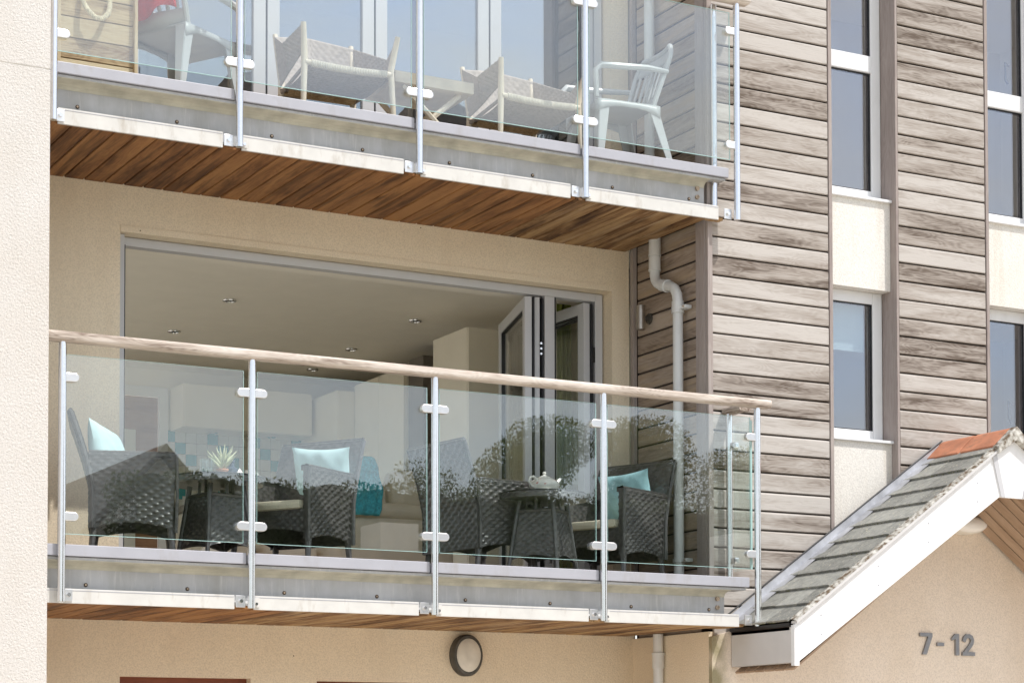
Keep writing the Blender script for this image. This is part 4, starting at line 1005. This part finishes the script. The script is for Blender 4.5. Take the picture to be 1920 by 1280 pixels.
def monobloc(label, loc, rz):
    t = thing('plastic_chair', label, 'chair', loc, rz, 'white plastic chairs on the upper balcony'); m = M['plastic']
    def solid(o, th=.01): md = o.modifiers.new('s', 'SOLIDIFY'); md.thickness = th; md.offset = 0; return o
    # seat: dished panel with rolled front
    st = MB().grid(lambda u, v: (-.20+.44*u, (v-.5)*(.44), .43-.018*sin(pi*u)*sin(pi*v)-(.05*max(0, (u-.85)/.15)**2)-.0), 14, 12).build('seat', m, t, smooth=True); solid(st)
    sk = MB()
    for s in (-1, 1): sk.grid(lambda u, v, s=s: (-.21+.45*u, s*.225, .43-(.035+.05*abs(u*2-1)**3)*v), 14, 2)
    sk.grid(lambda u, v: (.24, (u-.5)*.45, .42-(.03+.05*abs(u*2-1)**3)*v), 14, 2)
    solid(sk.build('apron', m, t, smooth=True))
    # backrest: frame and slats, reclined and rounded at the top
    def bk(u, v): return Vector((-.20-.14*v-.03*(1-(u*2-1)**2)+.03, (u-.5)*(.42+.06*v-.12*max(0, (v-.75)/.25)**2), .43+.42*v))
    bb = MB()
    for s in (0, 1): bb.tube([bk(s, v/10) for v in range(11)], .017, 8)
    bb.tube([bk(u/10, 1) for u in range(11)], .020, 8)
    bb.build('back_frame', m, t, smooth=True)
    solid(MB().grid(lambda u, v: bk(u, .74+.26*v), 14, 4).build('top_panel', m, t, smooth=True), .008)
    solid(MB().grid(lambda u, v: bk(u, .20*v), 14, 2).build('lower_panel', m, t, smooth=True), .008)
    for i in range(7):
        u0 = (i+.62)/7.3; solid(MB().grid(lambda u, v, u0=u0: bk(u0+.055*u, .2+.54*v), 2, 8).build('slat', m, t, smooth=True), .008)
    # legs: tapered angle sections splaying out
    for sx, sy in ((1, 1), (1, -1), (-1, 1), (-1, -1)):
        x0, y0 = (.215 if sx > 0 else -.195), sy*.215; x1, y1 = (.26 if sx > 0 else -.30), sy*.265
        mb = MB()
        for (dx, dy) in ((1, 0), (0, 1)):
            mb.add([(x0, y0, .43), (x0-sx*.07*dx, y0-sy*.07*dy, .43), (x1-sx*.035*dx, y1-sy*.035*dy, 0), (x1, y1, 0)], [(0, 1, 2, 3)])
        solid(mb.build('leg', m, t), .008)
    for s in (-1, 1):
        a = MB(); a.tube([(-.26, s*.235, .66), (-.10, s*.262, .655), (.10, s*.262, .64), (.225, s*.25, .635), (.262, s*.245, .60), (.255, s*.24, .43)], [.016, .02, .022, .022, .02, .018], 8)
        a.v = [(x, y*1.0, z) for (x, y, z) in a.v]; a.build('armrest', m, t, smooth=True)
    return t
pc1 = monobloc('white plastic chair with red fabric over it, beside the wooden planter', (4.03, 11.52, ZU), rad(30))
c = copy_tree(pc1); c.location = (6.98, 11.50, ZU); c.rotation_euler = (0, 0, rad(176)); c['label'] = 'white plastic chair at the right-hand end of the upper balcony'
def cloth(u, v):
    M_ = Matrix.Rotation(rad(30), 3, 'Z'); y = (u-.5)*.40; z = .50+.36*v; x = -.20-.14*(z-.43)/.42-.045+.012*sin(u*14)*(1-v)
    p = M_@Vector((x, y, z)); return (p.x, p.y, p.z+.03*sin(u*7)*(1-v))
o = MB().grid(cloth, 30, 16).build('red_towel', M['redcloth'], None, (4.03, 11.52, ZU), smooth=True); o.modifiers.new('s', 'SOLIDIFY').thickness = .01
tag(o, 'red fabric hanging over the back of the white plastic chair', 'towel')

def rope_chair(label, loc, rz):
    t = thing('corded_armchair', label, 'chair', loc, rz, 'corded armchairs on the upper balcony')
    # local +x is the front
    wd_, dp = .29, .28
    FT = {s: (Vector((.27, s*wd_, 0)), Vector((.25, s*.275, .36)), Vector((.30, s*.30, .555))) for s in (-1, 1)}
    BT = {s: (Vector((-.27, s*.24, 0)), Vector((-.25, s*.235, .36)), Vector((-.325, s*.25, .68))) for s in (-1, 1)}
    for D_ in (FT, BT):
        for s in (-1, 1): MB().tube(D_[s], [.015, .021, .016], 10).build('leg', M['washed'], t, smooth=True)
    # woven band wrapping arms and back
    path = [FT[-1], None, BT[-1], None, BT[1], None, FT[1]]
    def top(u):
        pts = [Vector((.295, -.30, .55)), Vector((.05, -.335, .50)), Vector((-.30, -.26, .66)), Vector((-.40, 0, .72)), Vector((-.30, .26, .66)), Vector((.05, .335, .50)), Vector((.295, .30, .55))]
        f = u*6; i = min(int(f), 5); w_ = f-i; w_ = w_*w_*(3-2*w_) if i in (2, 3) else w_; return pts[i].lerp(pts[i+1], w_)
    def bot(u):
        pts = [Vector((.255, -.28, .40)), Vector((.03, -.29, .33)), Vector((-.25, -.24, .33)), Vector((-.30, 0, .33)), Vector((-.25, .24, .33)), Vector((.03, .29, .33)), Vector((.255, .28, .40))]
        f = u*6; i = min(int(f), 5); return pts[i].lerp(pts[i+1], f-i)
    mb = MB(); mb.weave(lambda u, v: bot(u).lerp(top(u), v), 84, 13, .0022, 1)
    o = mb.build('woven_back', M['ropeweave'], t, smooth=True); o.modifiers.new('s', 'SOLIDIFY').thickness = .006
    # seat sling
    mb = MB(); mb.weave(lambda u, v: (-.25+.50*u, (v-.5)*.50, .322-.045*sin(pi*u)*(1-.3*abs(2*v-1))), 30, 26, .002, 1)
    o = mb.build('woven_seat', M['ropeweave'], t, smooth=True); o.modifiers.new('s', 'SOLIDIFY').thickness = .006
    # front rail wrapped in white cord
    MB().tube([(.262, -.275, .335), (.268, -.1, .322), (.268, .1, .322), (.262, .275, .335)], .016, 10).build('front_rail', M['washed'], t, smooth=True)
    wr = MB()
    for i in range(46):
        y = -.235+i*.47/45; zc = .335-.014*(1-(y/.27)**2); wr.lathe([(.0185, -.0046), (.0225, -.002), (.0225, .002), (.0185, .0046)], (.2635+.005*(1-(y/.27)**2), y, zc), 10, 'y')
    tag(wr.build('cord_wrapping', M['ropewhite'], t, smooth=True), kind='stuff')
    for s in (-1, 1): MB().tube([(.25, s*.27, .32), (-.25, s*.235, .30)], .012, 8).build('side_rail', M['ropeweave'], t, smooth=True)
    MB().tube([(-.25, -.235, .30), (-.25, .235, .30)], .015, 8).build('rear_rail', M['teak'], t, smooth=True)
    MB().weave(lambda u, v: (-.20+.1*u, (v-.5)*.44, .28+.03*u), 6, 24, .003, 1).build('under_strap', M['teak'], t, smooth=True)
    return t
rc = rope_chair('pale corded armchair on the upper balcony, left of the low white table', (5.0, 11.52, ZU), rad(-92))
c = copy_tree(rc); c.location = (6.30, 11.53, ZU); c.rotation_euler = (0, 0, rad(-90)); c['label'] = 'pale corded armchair on the upper balcony, right of the low white table'
lt = thing('low_table', 'low cream table with crossed legs between the corded armchairs', 'table', (5.63, 11.62, ZU))
B(-.27, .27, -.22, .22, .355, .425, bev=.004).build('top', M['washed'], lt)
for y in (-.17, .17):
    for s in (-1, 1):
        mb = MB(); mb.tube([(s*.20, y+s*.012, .353), (-s*.20, y+s*.012, 0)], .018, 6); mb.build('leg', M['washed'], lt)
MB().tube([(0, -.17, .176), (0, .17, .176)], .012, 8).build('stretcher', M['washed'], lt)

# ------------------------------------------------------------------ downpipes
XP = XS-.062
dp = thing('downpipe', 'pale grey plastic downpipe with swan-neck bend beside the folded doors', 'drainpipe', (XP, 11.74, 1.1))
def pipe(par, pts, r=.034, name='pipe'):
    o_ = Vector(par.location); return MB().tube([Vector(p)-o_ for p in pts], r, 20).build(name, M['pipe'], par, smooth=True)
ya, yb = 11.742, 11.462
pipe(dp, [(XP, ya, 3.50), (XP, ya, 3.235), (XP, ya-.012, 3.205), (XP, ya-.035, 3.18), (XP, ya-.075, 3.16), (XP, ya-.20, 3.125), (XP, ya-.245, 3.10), (XP, ya-.27, 3.06), (XP, yb, 3.01), (XP, yb, 1.12)])
for (y, z0_, z1_) in ((ya, 3.37, 3.50), (ya, 3.27, 3.365), (yb, 2.935, 3.01)):
    pipe(dp, [(XP, y, z0_), (XP, y, z1_)], .040, 'socket'); pipe(dp, [(XP, y, z0_-.002), (XP, y, z0_+.010)], .043, 'collar')
pipe(dp, [(XP, ya-.085, 3.158), (XP, ya-.155, 3.138)], .040, 'socket'); pipe(dp, [(XP, ya-.145, 3.141), (XP, ya-.158, 3.137)], .043, 'collar')
for z in (2.965, 1.31):
    br = pipe(dp, [(XP, yb, z-.012), (XP, yb, z+.012)], .042, 'clip')
    B(XP-.004-dp.location.x, XP+.05-dp.location.x, yb-.09-dp.location.y, yb-.03-dp.location.y, z-.012-dp.location.z, z+.012-dp.location.z, bev=.004).build('clip_arm', M['pipe'], br)
    MB().cyl((XP-.01-dp.location.x, yb-.075-dp.location.y, z-dp.location.z), (XP-.004-dp.location.x, yb-.075-dp.location.y, z-dp.location.z), .006, 8).build('screw', M['rust'], br)
dp2 = thing('downpipe', 'pale grey plastic downpipe below the lower balcony, bending down to the left', 'drainpipe', (XP, ya-.02, .8))
yd = 11.72
pipe(dp2, [(XP, yd, .845), (XP, yd, .50), (XP-.01, yd+.02, .46), (XP-.045, yd+.10, .41), (XP-.10, yd+.25, .36), (XP-.115, yd+.30, .30), (XP-.115, yd+.30, GROUND)])
pipe(dp2, [(XP, yd, .62), (XP, yd, .72)], .040, 'socket'); pipe(dp2, [(XP, yd, .710), (XP, yd, .722)], .043, 'collar')
dp3 = thing('downpipe', 'pale downpipe on the side wall of the upper balcony behind the plastic chair', 'drainpipe', (XP, 11.66, 3.8))
pipe(dp3, [(XP, 11.80, 3.79), (XP, 11.80, 6.6)])
for z in (3.95, 5.2): pipe(dp3, [(XP, 11.80, z-.04), (XP, 11.80, z+.04)], .040, 'socket')

# ------------------------------------------------------------------ lamps
wl = thing('wall_light', 'small brushed cylinder light on the shaded cladding above the handrail', 'wall light', (XS, 11.90, 2.985))
MB().cyl((-.002, 0, 0), (-.014, 0, 0), .036, 20).build('mount', M['darkgrey'], wl, smooth=True); MB().cyl((-.014, 0, 0), (-.052, 0, 0), .014, 12).build('arm', M['darkgrey'], wl)
MB().lathe([(.026, -.082), (.031, -.080), (.031, .062), (.029, .064), (.029, .070), (.031, .072), (.031, .080), (.0, .082)], (-.075, 0, .0), 24).build('body', M['bronze'], wl, smooth=True)
bh = thing('bulkhead_light', 'round bulkhead light with dark grey rim on the cream wall under the lower balcony', 'wall light', (6.187, YW-.001, .693))
MB().lathe([(.135, 0), (.136, -.055), (.128, -.068), (.112, -.072), (.110, -.06)], n=40, axis='y', sx=.80).build('rim', M['darkgrey'], bh, smooth=True)
MB().lathe([(.111, -.058), (.108, -.070), (.08, -.083), (.04, -.089), (.001, -.09)], n=40, axis='y', sx=.80).build('lens', M['opal'], bh, smooth=True)
# oval light under the porch gable
pl = thing('porch_light', 'white oval light fitting under the porch gable', 'wall light', (9.52, YC-.027, 1.615))
MB().lathe([(.150, 0), (.156, -.03), (.150, -.09), (.12, -.11)], n=40, axis='y', sy=.42).build('base', M['opal'], pl, smooth=True)
MB().lathe([(.145, -.091), (.13, -.125), (.08, -.145), (.001, -.15)], n=40, axis='y', sy=.40).build('lens', M['ceramic'], pl, smooth=True)

# ------------------------------------------------------------------ house numbers
hn = thing('house_number', 'grey metal number 7 - 12 fixed to the wall under the porch gable', 'sign', (9.17, YC-.03, .725))
def plate(name, polys, x):
    mb = MB()
    for p in polys: mb.prism([(u, v) for u, v in p], 'y', -.010, .008)
    o = mb.build(name, M['number'], hn, (x, 0, 0), bevel=.0015); return o
plate('digit', [[(0, .147), (.107, .147), (.107, .124), (.056, 0), (.020, 0), (.071, .122), (0, .122)]], -.018)
plate('dash', [[(0, .060), (.060, .060), (.060, .084), (0, .084)]], .130)
plate('digit', [[(0, .112), (.034, .147), (.068, .147), (.068, 0), (.036, 0), (.036, .112), (.008, .100)]], .254)
cl_ = [(.016, .100), (.022, .120), (.040, .134), (.060, .135), (.080, .126), (.089, .108), (.084, .086), (.066, .063), (.040, .038), (.020, .012)]
rb_ = []
for i in range(len(cl_)-1):
    a_, b_ = Vector(cl_[i]), Vector(cl_[i+1]); d_ = (b_-a_).normalized(); n_ = Vector((-d_.y, d_.x))*.0135; a_ = a_-d_*.004; b_ = b_+d_*.004
    rb_.append([tuple(a_+n_), tuple(b_+n_), tuple(b_-n_), tuple(a_-n_)])
two = MB()
for i, p in enumerate(rb_): two.prism(p, 'y', -.010-.0002*(i % 2), .008)
two.prism([(0, 0), (.110, 0), (.110, .025), (0, .025)], 'y', -.0105, .008)
two.build('digit', M['number'], hn, (.350, 0, 0))

# ------------------------------------------------------------------ slated entrance canopy
YG = 10.46
cn = thing('entrance_canopy', 'gabled porch roof with green-grey slates, orange ridge tiles and white bargeboards', 'porch roof', (RX, YC, RZ))
co = Vector(cn.location)
def cb(mb, n, m, **k): mb.v = [(v[0]-co.x, v[1]-co.y, v[2]-co.z) for v in mb.v]; return mb.build(n, m, cn, **k)
th_ = math.atan(sl_); SLL = (RX-EX)/cos(th_)
for sgn in (-1, 1):
    ex = EX if sgn < 0 else EXR
    # deck under slates
    cb(MB().prism([(ex, EZ-.05), (RX, RZ-.05), (RX, RZ-.02), (ex, EZ-.02)], 'y', YG+.05, YC-.03), 'roof_deck', M['membrane'])
    nrow = 12; rp_ = .1945; src = []
    W3 = [.232, .232, .19]
    for r_ in range(nrow):
        off = (r_ % 2)*.115
        y = YG+.035-off; 
        d0 = r_*rp_                            # distance up the slope from the eaves
        if d0 > SLL-.05: break
        while y < YC-.05:
            w_ = .232; ya_, yb_ = max(y, YG+.035), min(y+w_-.004, YC-.045)
            if yb_-ya_ > .03:
                LL = min(.30, SLL-d0); tk = .012
                mb = MB(); jit = R.uniform(-.005, .005)
                # local: x up-slope, y along ridge, z normal
                nseg = 6; top_ = []; 
                low = [(-.006+R.uniform(-.003, .003), ya_+(yb_-ya_)*q/nseg) for q in range(nseg+1)]
                vs = [(a_, b_, 0) for a_, b_ in low]+[(LL, yb_, 0), (LL, ya_, 0)]
                vt = [(a_, b_, tk) for a_, b_ in low]+[(LL, yb_, tk), (LL, ya_, tk)]
                nn = len(vs); mb.add(vs+vt, [tuple(range(nn)), tuple(range(2*nn-1, nn-1, -1))]+[(q, (q+1) % nn, nn+(q+1) % nn, nn+q) for q in range(nn)])
                def tr(p):
                    s_, yy, zz = p; lift = .024-.022*(s_/.30)+zz; px = ex-sgn*0
                    dirx = (1 if sgn < 0 else -1)
                    return (ex+dirx*((d0+s_+jit)*cos(th_)-lift*sin(th_)), yy, EZ+(d0+s_+jit)*sin(th_)+lift*cos(th_)-.012)
                mb.v = [tr(p) for p in mb.v]
                cb(mb, 'slate', M['slate'])
            y += w_
        if sgn < 0:                            # moss along the course
            ms = MB(); rm = random.Random(r_)
            for q in range(26):
                yy = YG+.05+(YC-YG-.14)*rm.random(); s0 = d0+R.uniform(-.010, .004); rr0 = .003+.004*rm.random()
                px = ex+(s0*cos(th_)-.012*sin(th_)); pz = EZ+s0*sin(th_)+.010*cos(th_)
                ms.lathe([(rr0*.8, -rr0*.5), (rr0*1.5, 0), (rr0, rr0)], (px, yy, pz), 6)
            tag(cb(ms, 'moss_tufts', M['moss']), kind='stuff')
# mortar verge, lumpy
for sgn in (-1, 1):
    ex = EX if sgn < 0 else EXR; dirx = 1 if sgn < 0 else -1; rm = random.Random(3)
    def vg(u, v):
        s_ = u*SLL; a_ = v*pi; rr1 = .022+.005*rm.random()
        yy = YG+.022-cos(a_)*(.047+.0015*rm.random()); up_ = sin(a_)*rr1-.006
        return (ex+dirx*(s_*cos(th_)-up_*sin(th_)), yy, EZ+s_*sin(th_)+up_*cos(th_))
    cb(MB().grid(vg, 110, 6), 'mortar_verge', M['mortar'], smooth=True)
# bargeboards
bd_ = .245
def gpt(s_, drop, sgn): dirx = 1 if sgn < 0 else -1; ex = EX if sgn < 0 else EXR; return (ex+dirx*s_*cos(th_), EZ+s_*sin(th_)-drop)
for sgn in (-1, 1):
    sE = SLL-.22
    a, b_ = gpt(-.0, .018, sgn), gpt(sE, .018, sgn); c_, d_ = gpt(sE+.085, .018+.245+.06, sgn), gpt(0, .018+.25, sgn)
    cb(MB().prism([a, b_, c_, d_], 'y', YG, YG+.018), 'bargeboard', M['barge'], bevel=.002)
    # cover strip where the boards meet
    b1, c1 = gpt(sE-.0, .022, sgn), gpt(sE+.085, .33, sgn); w1 = .035 if sgn < 0 else -.035
    cb(MB().prism([b1, (b1[0]+w1, b1[1]+.02), (c1[0]+w1, c1[1]-.0), c1], 'y', YG-.009, YG-.0035), 'cover_strip', M['alu'])
    cb(B(*( (EX-.002, EX+.035) if sgn < 0 else (EXR-.035, EXR+.002)), YG-.004, YG+.03, EZ-.27, EZ-.02), 'corner_post', M['upvc'])
p1, p2 = gpt(SLL-.22, .02, -1), gpt(SLL-.135, .33, -1)
cb(MB().prism([p1, (RX, RZ-.03), (2*RX-p1[0], p1[1]), (2*RX-p2[0], p2[1]), (p2[0], p2[1])], 'y', YG-.0030, YG+.02), 'apex_board', M['barge'])
for sgn in (-1, 1):
    a, b_ = gpt(.0, -.004, sgn), gpt(SLL, -.004, sgn); c_, d_ = gpt(SLL, .012, sgn), gpt(0, .012, sgn)
    cb(MB().prism([a, b_, c_, d_], 'y', YG-.030, YG+.03), 'undercloak', M['boxgrey'])
for (fx, fz) in [(.25, .06), (.25, .18), (.8, .06), (.8, .18), (1.3, .06), (1.3, .18), (1.8, .07), (1.8, .19)]:
    q = gpt(fx, fz+.04, -1); cb(MB().cyl((q[0], YG-.001, q[1]), (q[0], YG-.003, q[1]), .0045, 8), 'fixing', M['capping'])
# eaves box on the left
cb(B(EX, EX+.018, YG+.031, YC-.03, EZ-.25, EZ-.03, bev=.002), 'eaves_fascia', M['boxgrey'])
cb(B(EX-.012, EX+.02, YG+.04, YC-.03, EZ-.028, EZ-.006), 'gutter_lip', M['black'])
cb(B(EX+.019, EX+.06, YG+.04, YC-.03, EZ-.252, EZ-.245), 'eaves_soffit', M['boxgrey'])
cb(B(EXR-.018, EXR, YG+.031, YC-.03, EZ-.25, EZ-.03), 'eaves_fascia', M['boxgrey'])
# sloping boarded soffit: boards run down the slope, side by side front to back
for sgn in (-1, 1):
    for i in range(6):
        ya_ = YG+.03+i*.107; mb = MB()
        L_ = SLL-.10; o = B(0, L_, 0, .095, 0, .014, bev=.003).build('soffit_board', M['porch_soffit'], cn)
        dirx = 1 if sgn < 0 else -1; ex = EX if sgn < 0 else EXR
        p0 = Vector((ex+dirx*.02, ya_, EZ-.31+.02*sl_))
        xd = Vector((dirx*cos(th_), 0, sin(th_))); yd_ = Vector((0, 1, 0)); zd = xd.cross(yd_)
        o.matrix_basis = Matrix(((xd.x, yd_.x, zd.x, p0.x-co.x), (xd.y, yd_.y, zd.y, p0.y-co.y), (xd.z, yd_.z, zd.z, p0.z-co.z), (0, 0, 0, 1)))
cb(B(RX+.02, RX+.25, YC-.20, YC-.03, 1.70, 1.765), 'ridge_beam', M['porch_soffit'])
# ridge tiles
for (ya_, yb_) in ((YG+.0, YG+.345), (YG+.352, YC-.015)):
    w_ = .145; t_ = .016; h_ = w_*sl_
    prf = [(RX-w_, RZ-h_+.014), (RX-.03, RZ+.014-.03*sl_+.008), (RX, RZ+.028), (RX+.03, RZ+.014-.03*sl_+.008), (RX+w_, RZ-h_+.014), (RX+w_+.006, RZ-h_+.034), (RX+.03, RZ+.040), (RX, RZ+.056), (RX-.03, RZ+.040), (RX-w_-.006, RZ-h_+.034)]
    cb(MB().prism(prf, 'y', ya_+.02, yb_), 'ridge_tile', M['terracotta'], bevel=.003)
    mm = MB(); mm.grid(lambda u, v: (RX-w_+.01*R.random(), ya_+.02+(yb_-ya_-.02)*u, RZ-h_+.018-.022*v), 30, 1); cb(mm, 'bedding_mortar', M['mortar'])
prf = [(RX-.155, RZ-.155*sl_-.02), (RX, RZ-.03), (RX+.155, RZ-.155*sl_-.02), (RX+.16, RZ-.155*sl_+.03), (RX, RZ+.060), (RX-.16, RZ-.155*sl_+.03)]
cb(MB().prism(prf, 'y', YG-.045, YG+.019), 'ridge_end_mortar', M['mortar'], bevel=.006)
# lead flashing up the wall, stepped soft sheet
for sgn in (-1,):
    ex = EX; rm = random.Random(9)
    def fl(u, v):
        s_ = u*(SLL-.06)
        if v < .5: k_ = v/.5; return (ex+s_*cos(th_)-.010*sin(th_), YC-.120+.090*k_, EZ+s_*sin(th_)+.020+.004*rm.random()+.010*k_)
        k_ = (v-.5)/.5; return (ex+s_*cos(th_), YC-.030+.004*rm.random(), EZ+s_*sin(th_)+.030+.055*k_)
    cb(MB().grid(fl, 40, 6), 'lead_flashing', M['lead'], smooth=True)
    cb(MB().tube([(ex-.02, YC-.028, EZ+.087), (RX-.02, YC-.028, RZ+.060)], .006, 6), 'sealant_line', M['black'])
